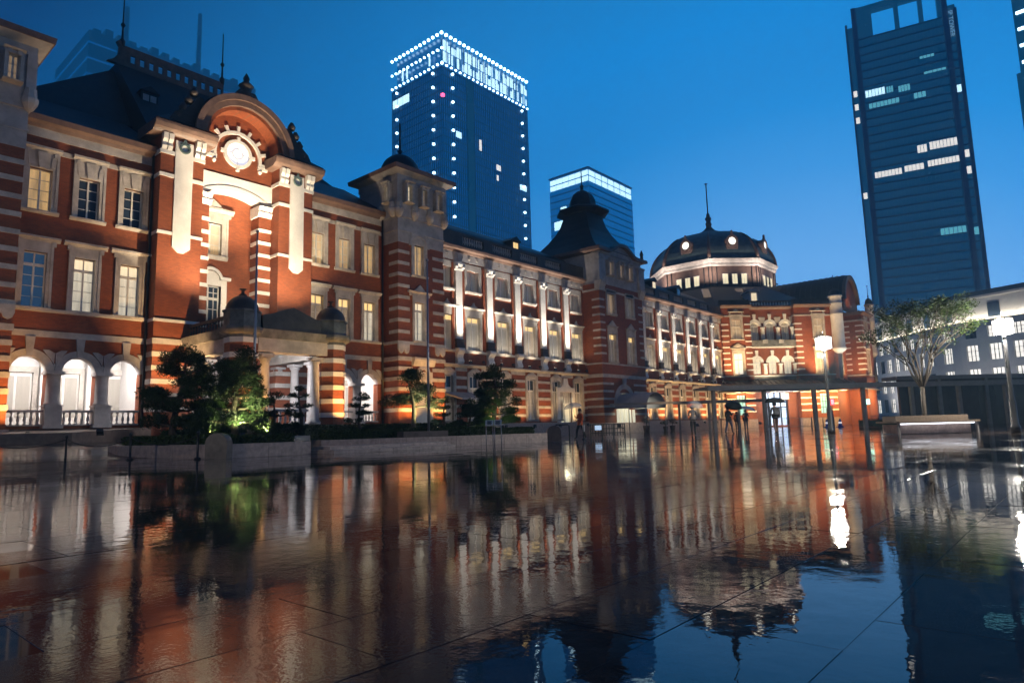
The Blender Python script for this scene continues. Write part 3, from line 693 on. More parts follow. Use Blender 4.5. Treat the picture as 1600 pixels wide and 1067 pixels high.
# ------------------------------------------------ square corner towers
def tower(t0, t1, mirror=False):
    tm = (t0 + t1) / 2
    fs = fr(-36.3, 0, 90)
    side = fr(-38.2, t0, 0) if not mirror else fr(-36.3, t1, 180)      # the flank that shows
    ops = [hole('t2', tm - .25, 7.15), hole('t3', tm - .25, 11.98)]
    ops += [] if mirror else []
    wall(fs, t0, t1, 0, 14.2, ops)
    window('t2', fs, tm - .25, 7.15, 'pane_warm', 'curtain_lit'); window('t3', fs, tm - .25, 11.98, 'pane_yellow', 'curtain_yellow')
    sd = 1.9
    wall(fr(-38.2, t0 - .004, 0), 0, sd - .004, 0, 14.2, (), depth=.5)
    wall(fr(-36.304, t1 + .004, 180), 0, sd, 0, 14.2, (), depth=.5)
    # banded quoins wrap both corners
    for k in range(9):
        z = 6.85 + k * .835 if k else 7.6
        z = 7.58 + k * .83
        if z > 13.6: break
        part('quoin', MB(fs).box(t0 - .04, t0 + 1.02, -1.0, .04, z, z + .24), 'stone'); part('quoin', MB(fs).box(t1 - 1.12, t1 + .04, -1.0, .04, z, z + .24), 'stone')
    for z, h in ((5.63, .3), (6.82, .2)): part('string_course', MB(fs).box(t0 - .06, t1 + .06, -1.88, .06, z, z + h), 'stone')
    for (a, b) in ((t0 - .05, t0 + .95), (t1 - .95, t1 + .05)):
        ap = MB(fs)
        for j in range(2): ap.extr_d([(a + j * .5, 6.82), (a + j * .5 + .5, 6.82), (a + j * .5 + .5, 6.45), (a + j * .5 + .42, 6.22), (a + j * .5 + .25, 6.12), (a + j * .5 + .08, 6.22), (a + j * .5, 6.45)], -.05, .09)
        part('apron', ap, 'stone')
    dop = (tm - .7, tm + .7, 1.2, 4.9)
    for z in (4.95, 4.23, 3.5, 2.77, 2.04):
        for a, b in ((t0 - .04, tm - .95), (tm + .95, t1 + .04)): part('stone_band', MB(fs).box(a, b, -1.88 if a < tm - 1 else -.05, .045, z, z + .26), 'stone')
    part('door', MB(fs).box(tm - .62, tm + .62, -.02, .05, 1.2, 4.2), 'curtain_dim'); part('door_surround', MB(fs).box(tm - .9, tm - .62, -.02, .12, 1.2, 4.9).box(tm + .62, tm + .9, -.02, .12, 1.2, 4.9).box(tm - .62, tm + .62, -.02, .1, 4.2, 4.9).extr_t([(0, 5.3), (.2, 5.3), (.4, 5.75), (.4, 5.9), (0, 5.9)], tm - 1.0, tm + 1.0).ring(tm, 4.75, .3, .62, .1, .2, 0, pi, 12), 'stone')
    part('plinth', MB(fs).box(t0 - .12, t1 + .12, -1.9, .14, 0, 1.22), 'granite_kerb')
    # stone attic
    a = MB(fs); a.box(t0 - .03, t1 + .03, -4.3, .03, 14.2, 16.1); part('attic', a, 'stone_grey')
    part('attic_arch', MB(fs).ring(tm - .25, 14.1, .78, .98, .03, .12, 0, pi, 16), 'stone_grey')
    part('string_course', MB(fs).box(t0 - .08, t1 + .08, -4.3, .08, 15.05, 15.15), 'stone_grey')
    up = MB(fs); up.box(t0 - .14, t1 + .14, -4.4, .14, 16.1, 19.2)
    part('attic', up, 'stone_grey')
    for i in range(4):
        t = t0 - .02 + (t1 - t0 + .04) * i / 3
        part('corbel', MB(fs).lathe(t, .12, [(.05, 15.98), (.2, 16.1), (.33, 16.34), (.36, 16.5), (.36, 16.62), (.3, 16.7), (.26, 17.1)], 8, pi / 8, False), 'stone')
        part('pilaster', MB(fs).box(t - .2, t + .2, .1, .22, 17.1, 18.75), 'stone_grey')
    for i in range(3):
        t = t0 + (t1 - t0) * (i + .5) / 3
        window('ta', fs, t, 17.2, 'glass_dark', 'pane_warm' if i == 0 else 'curtain_warm', d=.43)
    fs2 = fr(-37.9 - 1.4, t0 - .14, 0)
    for i, xx in ((0, 1.0), (1, 2.35)):
        part('corbel', MB(fs2).lathe(xx + .35, 0.1, [(.05, 15.98), (.2, 16.1), (.33, 16.34), (.36, 16.5), (.36, 16.62), (.3, 16.7), (.26, 17.1)], 8, pi / 8, False), 'stone')
    window('ta', fr(-36.3, t0 - .14, 0), -.8, 17.2, 'glass_dark', 'pane_warm', d=.29)
    part('frieze', MB(fs).box(t0 - .2, t1 + .2, -4.46, .2, 18.75, 19.2), 'stone_grey')
    part('eave', MB(fs).hexa([(t0 - .75, .75, 19.42), (t1 + .75, .75, 19.42), (t1 + .75, -5.0, 19.42), (t0 - .75, -5.0, 19.42)], [(t0 - .8, .8, 19.72), (t1 + .8, .8, 19.72), (t1 + .8, -5.05, 19.72), (t0 - .8, -5.05, 19.72)]), 'copper_brown')
    part('cove', MB(fs).hexa([(t0 - .2, .2, 19.2), (t1 + .2, .2, 19.2), (t1 + .2, -4.4, 19.2), (t0 - .2, -4.4, 19.2)], [(t0 - .7, .7, 19.42), (t1 + .7, .7, 19.42), (t1 + .7, -4.9, 19.42), (t0 - .7, -4.9, 19.42)]), 'stone_grey')
    part('tower_roof', MB(fs).hexa([(t0 - .78, .78, 19.72), (t1 + .78, .78, 19.72), (t1 + .78, -5.03, 19.72), (t0 - .78, -5.03, 19.72)], [(tm - 1.2, -1.2, 20.3), (tm + 1.2, -1.2, 20.3), (tm + 1.2, -3.4, 20.3), (tm - 1.2, -3.4, 20.3)]), 'slate')
    part('cupola', MB(fs).lathe(tm, -2.4, [(1.62, 20.1), (1.62, 20.35)] + [(1.55 * cos(pi / 2 * k / 8), 20.4 + 1.6 * sin(pi / 2 * k / 8)) for k in range(8)] + [(.14, 22.0), (.12, 22.2), (.2, 22.35), (.08, 22.5), (.06, 24.6), (.01, 24.7)], 20), 'slate')
tower(29.72, 34.10)
tower(3.1, 7.55, True)

# ------------------------------------------------ porte-cochere
PC = fr(-31, 0, 90)
pl = [(16.0, -.75), (21.15, -.75)]
for i, (t, d) in enumerate(pl):
    for k in range(6):
        z0 = 1.05 + k * .74
        part('pillar_course', MB(PC).lathe(t, d, [(.80, z0), (.80, z0 + .48)], 8, pi / 8, False), 'brick')
        part('pillar_course', MB(PC).lathe(t, d, [(.84, z0 + .48), (.84, z0 + .74)], 8, pi / 8, False), 'white_stone')
    part('pillar_plinth', MB(PC).lathe(t, d, [(.95, 0), (.95, 1.05)], 8, pi / 8, False), 'granite_kerb')
    part('pillar_head', MB(PC).lathe(t, d, [(.86, 5.49), (.86, 5.62), (1.05, 5.72), (1.12, 5.86), (1.12, 6.0), (.95, 6.02), (.88, 6.1), (.88, 6.75), (.94, 6.8), (.94, 6.88)], 8, pi / 8, False), 'weathered_stone')
    part('cupola', MB(PC).lathe(t, d, [(.82, 6.88)] + [(.80 * cos(pi / 2 * k / 7), 6.9 + .78 * sin(pi / 2 * k / 7)) for k in range(7)] + [(.16, 7.66), (.22, 7.72), (.08, 7.78), (.07, 7.95), (.17, 7.98), (.17, 8.02), (.03, 8.04)], 16), 'dark_stone')
for t, d in ((17.15, -.55), (20.05, -.55), (16.0, -2.6), (16.0, -4.4), (21.15, -2.6), (21.15, -4.4), (16.0, -6.3), (21.15, -6.3)):
    part('column', MB(PC).lathe(t, d, [(.34, 1.15), (.34, 1.3), (.26, 1.4), (.25, 3.2), (.22, 4.4), (.3, 4.5), (.3, 4.6)], 14).box(t - .33, t + .33, d - .33, d + .33, 4.6, 4.75), 'stone_grey')
    part('pedestal', MB(PC).box(t - .36, t + .36, d - .36, d + .36, 0, 1.15), 'stone_grey')
for t0, t1, d0, d1 in ((16.6, 20.6, -1.0, -.2), (15.5, 16.4, -6.95, -1.3), (20.75, 21.65, -6.95, -1.3)):
    part('entablature', MB(PC).box(t0, t1, d0, d1, 4.86, 5.55), 'stone')
for t0, t1, d0, d1 in ((16.4, 20.8, -1.0, -.02), (15.22, 16.5, -6.95, -1.2), (20.65, 21.93, -6.95, -1.2)):
    part('cornice', MB(PC).hexa([(t0 + .12, d0, 5.55), (t1 - .12, d0, 5.55), (t1 - .12, d1 - .12, 5.55), (t0 + .12, d1 - .12, 5.55)], [(t0, d0, 6.0), (t1, d0, 6.0), (t1, d1, 6.0), (t0, d1, 6.0)]), 'weathered_stone')
part('porch_ceiling', MB(PC).box(15.9, 21.2, -6.95, -1.05, 5.38, 5.46), 'plaster_white')
part('porch_roof', MB(PC).box(15.4, 21.7, -6.95, -.3, 5.9, 6.05), 'dark_stone')
part('parapet', MB(PC).box(16.9, 20.3, -.75, -.35, 6.02, 6.75).extr_d([(16.9, 6.75), (20.3, 6.75), (19.9, 6.85), (18.6, 7.32), (17.3, 6.85)], -.75, -.35), 'dark_stone')
for t in (15.75, 21.4):
    part('parapet_rail', MB(PC).box(t - .12, t + .12, -6.9, -1.6, 6.02, 6.14).box(t - .12, t + .12, -6.9, -1.6, 6.62, 6.76), 'dark_stone')
    for k in range(16): b = MB(PC); baluster(b, t, -6.7 + k * .33, 6.14, 6.62, .07); part('baluster', b, 'dark_stone')
for (a, b, d) in ((17.6, 19.6, -.5),):
    part('rail', MB(PC).box(a, b, d - .12, d + .12, 1.85, 1.97).box(a, b, d - .12, d + .12, 1.1, 1.22), 'stone_grey')
    for k in range(7): q = MB(PC); baluster(q, a + .18 + k * .27, d, 1.22, 1.85); part('baluster', q, 'stone_grey')
part('porch_floor', MB(PC).box(15.2, 21.9, -6.9, .2, .0, 1.12), 'granite_dark')
# lit entrance behind the porch
ent = fr(-38.93, 0, 90)
part('entrance_wall', MB(ent).box(16.2, 20.8, -.2, .06, 1.1, 4.8), 'stone_grey')
for t in (17.2, 18.5, 19.9):
    part('entrance_door', MB(ent).box(t - .42, t + .42, .06, .1, 1.1, 3.9).ring(t, 3.9, .01, .42, .06, .1, 0, pi, 14), 'pane_white')
    part('door_bar', MB(ent).box(t - .03, t + .03, .1, .14, 1.1, 4.25).box(t - .42, t + .42, .1, .14, 3.0, 3.08).box(t - .42, t - .36, .1, .14, 1.1, 3.9).box(t + .36, t + .42, .1, .14, 1.1, 3.9), 'white_paint')
pcl = part('ceiling_lamp', MB(PC).lathe(18.55, -1.7, [(.2, 5.25), (.4, 5.28), (.4, 5.36), (.2, 5.38)], 16), 'lamp_white')
area(wpt(PC, 18.55, -1.7, 5.22), (-.5, 0, -1), .7, .7, 520, (.94, .95, 1.0), ST)
# ------------------------------------------------ pilastered wings
def pil_wing(t0, t1, pil, wins, first=False, doors=()):
    ops = []; bo = []
    for t in wins:
        ops += [hole('s2', t, 7.1), hole('s3', t, 12.06)]
    low = [t for t in wins if t not in doors]
    for t in low: ops.append(hole('s1', t, 1.45)); bo.append(shole('s1', t, 1.45))
    for t in doors: ops.append((t - .95, t + .95, 1.0, 4.0)); bo.append((t - 1.45, t + 1.45, .5, 5.2))
    wall(W, t0, t1, 0, 15.1, ops)
    for i, t in enumerate(wins):
        window('s3', W, t, 12.06, 'glass_dark', 'curtain_dim')
        window('s2', W, t, 7.1, 'pane_yellow' if (i * 7) % 3 or first else 'curtain_warm', 'curtain_warm' if (i % 4 == 3) else 'curtain_dim')
    for t in low: window('s1', W, t, 1.45, 'glass_dark', 'curtain_dim')
    for t in doors:
        part('door', MB(W).box(t - .93, t + .93, -.3, -.24, 1.0, 2.9), 'door_lit')
        dv = part('transom', MB(W).box(t - .93, t + .93, -.3, -.24, 2.9, 4.0), 'curtain_dim')
        fb = MB(W).box(t - .95, t - .86, -.3, -.1, 1.0, 4.0).box(t + .86, t + .95, -.3, -.1, 1.0, 4.0).box(t - .86, t + .86, -.3, -.12, 2.84, 2.96).box(t - .07, t + .07, -.3, -.12, 1.0, 2.84).box(t - .07, t + .07, -.3, -.12, 2.96, 4.0)
        for x in (-.6, -.34, .34, .6): fb.box(t + x - .015, t + x + .015, -.26, -.2, 2.96, 4.0)
        fb.box(t - .86, t + .86, -.26, -.2, 3.42, 3.46)
        part('door_frame', fb, 'white_paint')
        part('door_surround', MB(W).box(t - 1.4, t - .95, -.05, .12, .5, 4.0).box(t + .95, t + 1.4, -.05, .12, .5, 4.0).extr_d([(t - 1.4, 4.0), (t + 1.4, 4.0), (t + 1.42, 4.5), (t + 1.2, 4.42), (t + .8, 4.45), (t + .4, 4.75), (t + .28, 5.3), (t - .28, 5.3), (t - .4, 4.75), (t - .8, 4.45), (t - 1.2, 4.42), (t - 1.42, 4.5)], -.05, .14), 'white_stone')
        area(wpt(W, t, .25, 3.7), (1, 0, -1.2), 1.6, .3, 16, (1, .93, .65), ST)
    # ground storey: striped brick, window heads, cornice
    bands(W, t0, t1, [5.36], .3, .05, bo, name='string_course')
    bands(W, t0, t1, [4.7, 3.95, 3.18, 2.42, 1.68], .24, .045, bo)
    part('plinth', MB(W).box(t0, t1, -.05, .2, 0, 1.15), 'granite_kerb')
    cornice(W, t0, t1, [(-.05, 5.66), (.2, 5.66), (.3, 5.76), (.42, 5.8), (.42, 5.9), (-.05, 5.94)], 'stone')
    part('string_course', MB(W).extr_t([(-.05, 6.86), (.14, 6.86), (.18, 6.94), (.18, 7.04), (-.05, 7.06)], t0, t1), 'stone')
    for t in pil:
        p_ = part('pilaster', MB(W).box(t - .36, t + .36, -.03, .22, 7.92, 13.58), 'white_stone')
        part('pilaster_base', MB(W).box(t - .47, t + .47, -.03, .34, 7.2, 7.46).box(t - .42, t + .42, -.03, .3, 7.46, 7.7).box(t - .46, t + .46, -.03, .33, 7.7, 7.92), 'dark_stone', p_)
        part('capital', MB(W).extr_t([(-.03, 13.58), (.26, 13.58), (.3, 13.72), (.26, 13.8), (.42, 14.05), (.42, 14.2), (-.03, 14.2)], t - .48, t + .48).lathe(t - .38, .36, [(.05, 13.7), (.14, 13.78), (.14, 13.96), (.05, 14.02)], 8).lathe(t + .38, .36, [(.05, 13.7), (.14, 13.78), (.14, 13.96), (.05, 14.02)], 8), 'white_stone', p_)
        # scrolled console carrying the pilaster
        part('console', MB(W).extr_t([(-.03, 5.95), (.24, 5.95), (.34, 6.1), (.28, 6.3), (.2, 6.45), (.26, 6.7), (.44, 6.85), (.5, 7.02), (.44, 7.18), (-.03, 7.18)], t - .36, t + .36), 'white_stone', p_)
        part('frieze_block', MB(W).box(t - .42, t + .42, 0, .16, 14.2, 15.1).extr_d([(t - .2, 14.95), (t + .2, 14.95), (t + .06, 14.4), (t - .06, 14.4)], .16, .24), 'stone_grey', p_)
        part('pier_strip', MB(W).box(t - .72, t - .47, -.03, .1, 7.07, 14.2).box(t + .47, t + .72, -.03, .1, 7.07, 14.2), 'brick', p_)
    bands(W, t0, t1, [14.42], .68, .08, [(t - .42, t + .42, 14, 16) for t in pil], 'stone_grey', 'frieze')
    for a, b in zip([t0] + pil, pil + [t1]):
        n = max(2, int((b - a) / .75))
        fo_ = MB(W)
        for k in range(n):
            t = a + (b - a) * (k + .5) / n
            if b - a > 1.5: fo_.ring(t, 14.78, .07, .14, .08, .13, 0, 2 * pi, 10)
        if fo_.v: part('frieze_ornament', fo_, 'stone')
    cornice(W, t0, t1, [(-.05, 15.1), (.2, 15.1), (.28, 15.25), (.5, 15.32), (.54, 15.5), (-.05, 15.52)], 'copper_brown')
    # dark parapet with balustrade windows
    pops = []
    cells = list(zip(pil, pil[1:]))
    for a, b in cells: pops.append((a + .55, b - .55, 15.86, 16.56))
    pw = wall(fr(-37.85, 0, 90), t0, t1, 15.5, 16.82, pops, .35, 'dark_stone', 'parapet')
    for a, b in cells:
        n = 9
        for k in range(n):
            q = MB(fr(-37.85, 0, 90)); baluster(q, a + .7 + (b - a - 1.4) * k / (n - 1), -.17, 15.86, 16.56, .1); part('baluster', q, 'stone_grey')
    part('wing_roof', MB(W).extr_t([(-.6, 15.6), (-.6, 16.4), (-2.2, 18.0), (-6, 19.9), (-13, 19.9), (-13, 15.6)], t0, t1), 'slate')

SP = [37.24, 40.9, 44.58, 48.22, 51.88]
SWN = [36.0, 39.02, 42.72, 46.36, 50.02, 53.6]
pil_wing(34.05, 55.1, SP, SWN, True, doors=(51.45,))
RP = [66.75, 70.42, 74.05, 77.75, 81.4, 85.0]
RWN = [68.3, 72.0, 75.65, 79.25, 82.95, 86.7]
pil_wing(63.4, 88.6, RP, RWN, False)
for t, z, m_, big in ((46.6, 17.0, 'pane_yellow', 0), (36.4, 17.1, 'pane_warm', 1), (59 + 20.5, 17.2, 'glass_blue', 0), (73.0, 17.2, 'pane_warm', 0)):
    f_ = fr(-39.6 if not big else -39.0, 0, 90)
    d_ = part('dormer', MB(f_).box(t - .55, t + .55, -3, 0, 16.3, z + 1.25), 'slate' if not big else 'white_stone')
    part('dormer_roof', MB(f_).extr_d([(t - .75, z + 1.25), (t + .75, z + 1.25), (t, z + 1.7)], -3, .15), 'slate', d_)
    part('pane', MB(f_).box(t - .33, t - .03, 0, .03, z + .1, z + 1.1).box(t + .03, t + .33, 0, .03, z + .1, z + 1.1), m_, d_)
# glass awning over the hotel door in the first pilastered wing
part('awning', MB(W).extr_t([(0.02, 3.55), (2.4, 2.95), (2.4, 3.05), (0.02, 3.68)], 35.2, 38.4), 'stone_grey')

# ------------------------------------------------ bell-roofed pavilion
p0, p1 = 55.05, 63.45
vops = [hole('p2', 57.1, 7.1), hole('p3', 57.1, 12.05), hole('p2', 60.7, 7.1), hole('p3', 60.75, 12.05), (58.9 - 1.55, 58.9 + 1.55, .9, 4.0)]
wall(WV, p0, p1, 0, 14.95, vops)
wall(fr(-38.2, p0 - .004, 0), 0, 2.196, 0, 14.95, ())
wall(fr(-36.004, p1 + .004, 180), 0, 2.2, 0, 14.95, ())
window('p2', WV, 57.1, 7.1, 'pane_yellow', 'curtain_dim'); window('p2', WV, 60.7, 7.1, 'pane_yellow', 'curtain_dim')
window('p3', WV, 57.1, 12.05, 'glass_dark', 'curtain_warm'); window('p3', WV, 60.75, 12.05, 'glass_dark', 'curtain_dim')
for k in range(8):
    z = 7.75 + k * .78
    part('quoin', MB(WV).box(p0 - .04, p0 + .85, -.9, .04, z, z + .2), 'stone'); part('quoin', MB(WV).box(p1 - .95, p1 + .04, -.9, .04, z, z + .2), 'stone')
for z, h in ((5.48, .34), (6.78, .15), (14.2, .2)): part('string_course', MB(WV).box(p0 - .06, p1 + .06, -2.15, .07, z, z + h), 'stone')
ao = (58.9 - 1.95, 58.9 + 1.95, 0, 4.95)
for z in (4.75, 4.0, 3.25, 2.5, 1.75):
    for a, b in ((p0 - .04, 58.9 - 1.95), (58.9 + 1.95, p1 + .04)): part('stone_band', MB(WV).box(a, b, -2.15 if a < 56 else -.05, .045, z, z + .22), 'stone')
part('arch_surround', MB(WV).spandrel(58.9, 1.55, 2.9, 4.0, 1.1, -.5, 0.0).ring(58.9, 2.9, 1.5, 2.0, -.02, .08, 0, pi, 20), 'stone_grey')
part('keystone', MB(WV).extr_d([(58.7, 4.4), (59.1, 4.4), (59.22, 5.48), (58.58, 5.48)], 0, .16), 'stone_grey')
part('plinth', MB(WV).box(p0 - .12, p1 + .12, -2.15, .16, 0, 1.0), 'granite_kerb')
part('entrance', MB(WV).box(58.9 - 1.5, 58.9 + 1.5, -.55, -.45, .2, 4.0), 'door_lit')
# corner corbel capitals and the attic
part('attic', MB(WV).box(p0 + .1, p1, -8.6, .06, 14.95, 18.15), 'stone_grey')
for t in (p0 + .3, p1 - .3):
    part('corbel', MB(WV).extr_t([(-.4, 14.2), (.12, 14.2), (.2, 14.6), (.4, 14.95), (.45, 15.2), (-.4, 15.2)], t - .5, t + .5), 'stone')
    part('pilaster', MB(WV).box(t - .55, t + .55, 0, .3, 15.2, 17.6).box(t - .62, t + .62, 0, .38, 17.45, 17.7), 'stone_grey')
for i, t in enumerate((56.95, 58.95, 60.7)): window('pa', WV, t, 15.95, 'glass_dark', 'curtain_warm', d=.36)
pe = []
for k in range(25):
    u = k / 24; pe.append((p0 - .6 + (p1 - p0 + 1.2) * u, 18.3 + (.95 * max(0, cos((u - .5) * pi * 2.1)) if abs(u - .5) < .24 else 0)))
part('eave', MB(WV).extr_d(pe + [(t, z + .32) for t, z in pe[::-1]], -8.9, .62), 'copper_brown')
part('tympanum', MB(WV).extr_d([(p0 + .2, 18.1)] + [(t, z) for t, z in pe[2:-2]] + [(p1 - .2, 18.1)], -1.0, .2), 'stone_grey')
part('finial', MB(WV).lathe(p1 + .1, .2, [(.2, 18.6), (.16, 19.1), (.22, 19.3), (.05, 19.8)], 8), 'dark_stone')
tc_, dc_ = 59.2, -4.4
prof = [(6.6, 18.6), (5.0, 19.7), (4.0, 20.6), (3.1, 21.6), (2.55, 22.5), (2.25, 23.3), (2.2, 23.9)]
part('bell_roof', MB(WV).lathe(tc_, dc_, prof, 4, pi / 4, False), 'slate')
part('lantern', MB(WV).lathe(tc_, dc_, [(2.3, 23.7), (2.95, 23.95), (2.95, 24.15), (2.0, 24.5), (1.55, 24.8), (1.5, 25.0), (1.45, 25.5), (1.15, 26.1), (.6, 26.55), (.2, 26.75), (.16, 27.1), (.24, 27.25), (.07, 27.45), (.05, 29.0), (.01, 29.1)], 8, pi / 8, False), 'slate')

# arched fabric awning at the pavilion door
aw = MB(WV)
n = 14
for dd0, dd1 in ((0.02, 3.6),):
    ring0 = [aw.p(58.9 + 1.95 * cos(pi * k / n), dd0, 2.35 + 1.55 * sin(pi * k / n)) for k in range(n + 1)]
    ring1 = [aw.p(58.9 + 1.95 * cos(pi * k / n), dd1, 2.35 + 1.55 * sin(pi * k / n)) for k in range(n + 1)]
    r0i = [aw.p(58.9 + 1.9 * cos(pi * k / n), dd0, 2.35 + 1.5 * sin(pi * k / n)) for k in range(n + 1)]
    r1i = [aw.p(58.9 + 1.9 * cos(pi * k / n), dd1, 2.35 + 1.5 * sin(pi * k / n)) for k in range(n + 1)]
    for k in range(n): aw.face((ring0[k], ring0[k + 1], ring1[k + 1], ring1[k]), True); aw.face((r0i[k], r0i[k + 1], r1i[k + 1], r1i[k]), True); aw.face((ring1[k], ring1[k + 1], r1i[k + 1], r1i[k]))
mat('awning_cloth', (0.30, 0.30, 0.34), 0.7, 0.15, 1.5)
AW = thing('awning', 'grey barrel-shaped fabric awning over the lit pavilion doorway', 'awning', wpt(WV, 58.9, 3, 0))
aw.build('cloth', 'awning_cloth', AW)
for s_ in (-1, 1):
    for d_ in (1.6, 3.5): MB().tube([wpt(WV, 58.9 + s_ * 1.92, d_, 0), wpt(WV, 58.9 + s_ * 1.92, d_, 2.4)], .04, 8).build('post', 'pole_grey', AW)
for k in range(5): MB(WV).box(58.9 - 1.75 + k * .75, 58.9 - 1.25 + k * .75, .06, .1, .2, 2.3).build('glass_panel', 'door_lit', AW)
area(wpt(WV, 58.9, 1.8, 3.5), (0, 0, -1), 2.0, 2.0, 140, (1, .95, .68), AW)

# ------------------------------------------------ domed end block
D = fr(-37.8, 88.3, 45)
DB = fr(-37.8 + 4.1 * .7071 - .8 * .7071, 88.3 + 4.1 * .7071 + .8 * .7071, 45)     # set-back middle bay, t from 0
mat('teal_pane', (.2, .4, .4), .2, .3, 2, emit=(.35, .85, .85), estr=.75, sample='NONE')
for t0, t1, tw in ((0.0, 4.1, 2.12), (10.55, 15.85, 13.95)):
    ops = [hole('d2', tw, 7.3), hole('d3', tw, 12.2), (tw - .62, tw + .62, 1.7, 4.4)]
    wall(D, t0, t1, 0, 16.65, ops, depth=1.2)
    lit = tw < 5
    window('d2', D, tw, 7.3, 'pane_white', 'pane_white' if lit else 'curtain_warm'); window('d3', D, tw, 12.2, 'curtain_warm', 'curtain_warm')
    for k in range(9):
        z = 7.75 + k * .80
        if z > 14.6: break
        part('quoin', MB(D).box(t0 - .04, t0 + .95, -1.1, .05, z, z + .2), 'white_stone')
        if lit: part('quoin', MB(D).box(t1 - .85, t1 + .04, -.8, .05, z, z + .2), 'white_stone')
    for z, h in ((6.95, .18), (15.32, .2)): part('string_course', MB(D).box(t0 - .06, t1 + .06, -1.1, .07, z, z + h), 'stone')
    for z in (4.6, 3.75, 2.9, 2.05):
        for a, b in ((t0, tw - .7), (tw + .7, t1)): part('stone_band', MB(D).box(a, b, -.05, .05, z, z + .2), 'white_stone')
    part('glass_door', MB(D).box(tw - .6, tw + .6, -.3, -.24, 1.7, 4.4), 'teal_pane')
    gb = MB(D)
    for x in (-.6, -.2, .2, .56): gb.box(tw + x, tw + x + .04, -.24, -.2, 1.7, 4.4)
    for z in (2.5, 3.3, 4.0): gb.box(tw - .6, tw + .6, -.24, -.2, z, z + .04)
    part('glazing_bar', gb, 'iron')
    part('plinth', MB(D).box(t0 - .08, t1 + .08, -.5, .12, 0, 1.1), 'granite_kerb')
    cornice(D, t0 - .1, t1 + .2, [(-.5, 16.55), (.1, 16.55), (.22, 16.75), (.4, 16.85), (.42, 17.0), (-.5, 17.05)], 'copper_brown')
    part('parapet', MB(D).box(t0, t1, -.6, 0, 17.05, 17.75), 'dark_stone')
# middle bay with two tiers of three round-headed windows
bc = [.95, 3.2, 5.4]
mops = []
for t in bc: mops += [(t - .58, t + .58, 12.1, 14.65), (t - .58, t + .58, 7.3, 9.5)]
wall(DB, -.1, 6.6, 0, 16.65, mops + [(1.4, 5.0, .2, 4.7)], depth=.6)
for t in bc:
    for z0, zs, lo_, tall in ((12.1, 14.07, 'curtain_dim', 1), (7.3, 8.92, 'curtain_warm', 0)):
        zt = 14.65 if tall else 9.5
        aw_ = part('window', MB(DB).box(t - .58, t - .5, -.3, -.2, z0, zs).box(t + .5, t + .58, -.3, -.2, z0, zs).box(t - .5, t + .5, -.3, -.2, zs - .06, zs + .06).box(t - .04, t + .04, -.3, -.2, z0, zs - .06).ring(t, zs, .48, .58, -.3, -.2, 0, pi, 12).box(t - .5, t + .5, -.28, -.22, (z0 + zs) / 2 - .03, (z0 + zs) / 2 + .03), 'white_paint')
        part('pane', MB(DB).box(t - .58, t + .58, -.34, -.28, z0, zt), lo_ if tall else 'curtain_lit', aw_)
        part('surround', MB(DB).spandrel(t, .58, zs, zs + .585, .56, -.3, .03).ring(t, zs, .6, .98, -.02, .1, 0, pi, 14).extr_d([(t - .16, zs + .9), (t + .16, zs + .9), (t + .24, zs + 1.7), (t - .24, zs + 1.7)], 0, .16), 'white_stone', aw_)
    part('frieze_stone', MB(DB).extr_d([(t + .78, 14.5), (t + 1.47, 14.5), (t + 1.6, 15.35), (t + .65, 15.35)], 0, .07), 'stone')
for t in (0.0, 2.07, 4.3, 6.4):
    for z0, z1 in ((12.1, 13.9), (7.3, 8.75)):
        part('column', MB(DB).lathe(t - .0, .08, [(.3, z0), (.27, z0 + .2), (.25, z1 - .3), (.34, z1 - .1), (.36, z1)], 12), 'white_stone')
for z, h in ((10.95, .2), (6.95, .2)): part('string_course', MB(DB).box(-.1, 6.6, -.05, .12, z, z + h), 'white_stone')
part('balcony', MB(DB).box(.1, 6.45, 0, .75, 11.15, 11.3).box(.1, 6.45, .62, .75, 11.3, 12.0), 'weathered_stone')
for t in (1.6, 3.9): part('planter_box', MB(DB).box(t, t + .7, .75, .95, 11.55, 12.05), 'stone')
part('apron', MB(DB).box(-.1, 6.6, 0, .1, 6.2, 6.95), 'weathered_stone')
cornice(DB, -.1, 6.6, [(-.5, 16.45), (.1, 16.45), (.22, 16.65), (.36, 16.72), (.38, 16.86), (-.5, 16.9)], 'copper_brown')
part('parapet', MB(DB).box(-.1, 6.6, -.5, 0, 16.9, 17.05).box(-.1, 6.6, -.5, 0, 17.55, 17.75), 'dark_stone')
for k in range(15): q = MB(DB); baluster(q, .3 + k * .42, -.25, 17.05, 17.55, .13); part('baluster', q, 'white_stone')
# entrance hall behind the glass
mat('hall_blue', (.8, .85, .9), .3, .2, 1.2, emit=(.45, .66, 1.0), estr=1.2, sample='NONE')
part('entrance', MB(DB).box(1.4, 5.0, -.9, -.8, .2, 4.7), 'hall_blue')
eb = MB(DB)
for x in (1.4, 2.25, 3.1, 3.95, 4.85): eb.box(x, x + .14, -.4, -.2, .2, 4.7)
for z in (2.6, 3.6): eb.box(1.4, 5.0, -.38, -.24, z, z + .14)
part('door_frame', eb, 'iron')
part('lit_sign', MB(DB).box(4.0, 5.1, .05, .15, 3.7, 4.6), 'pane_warm')
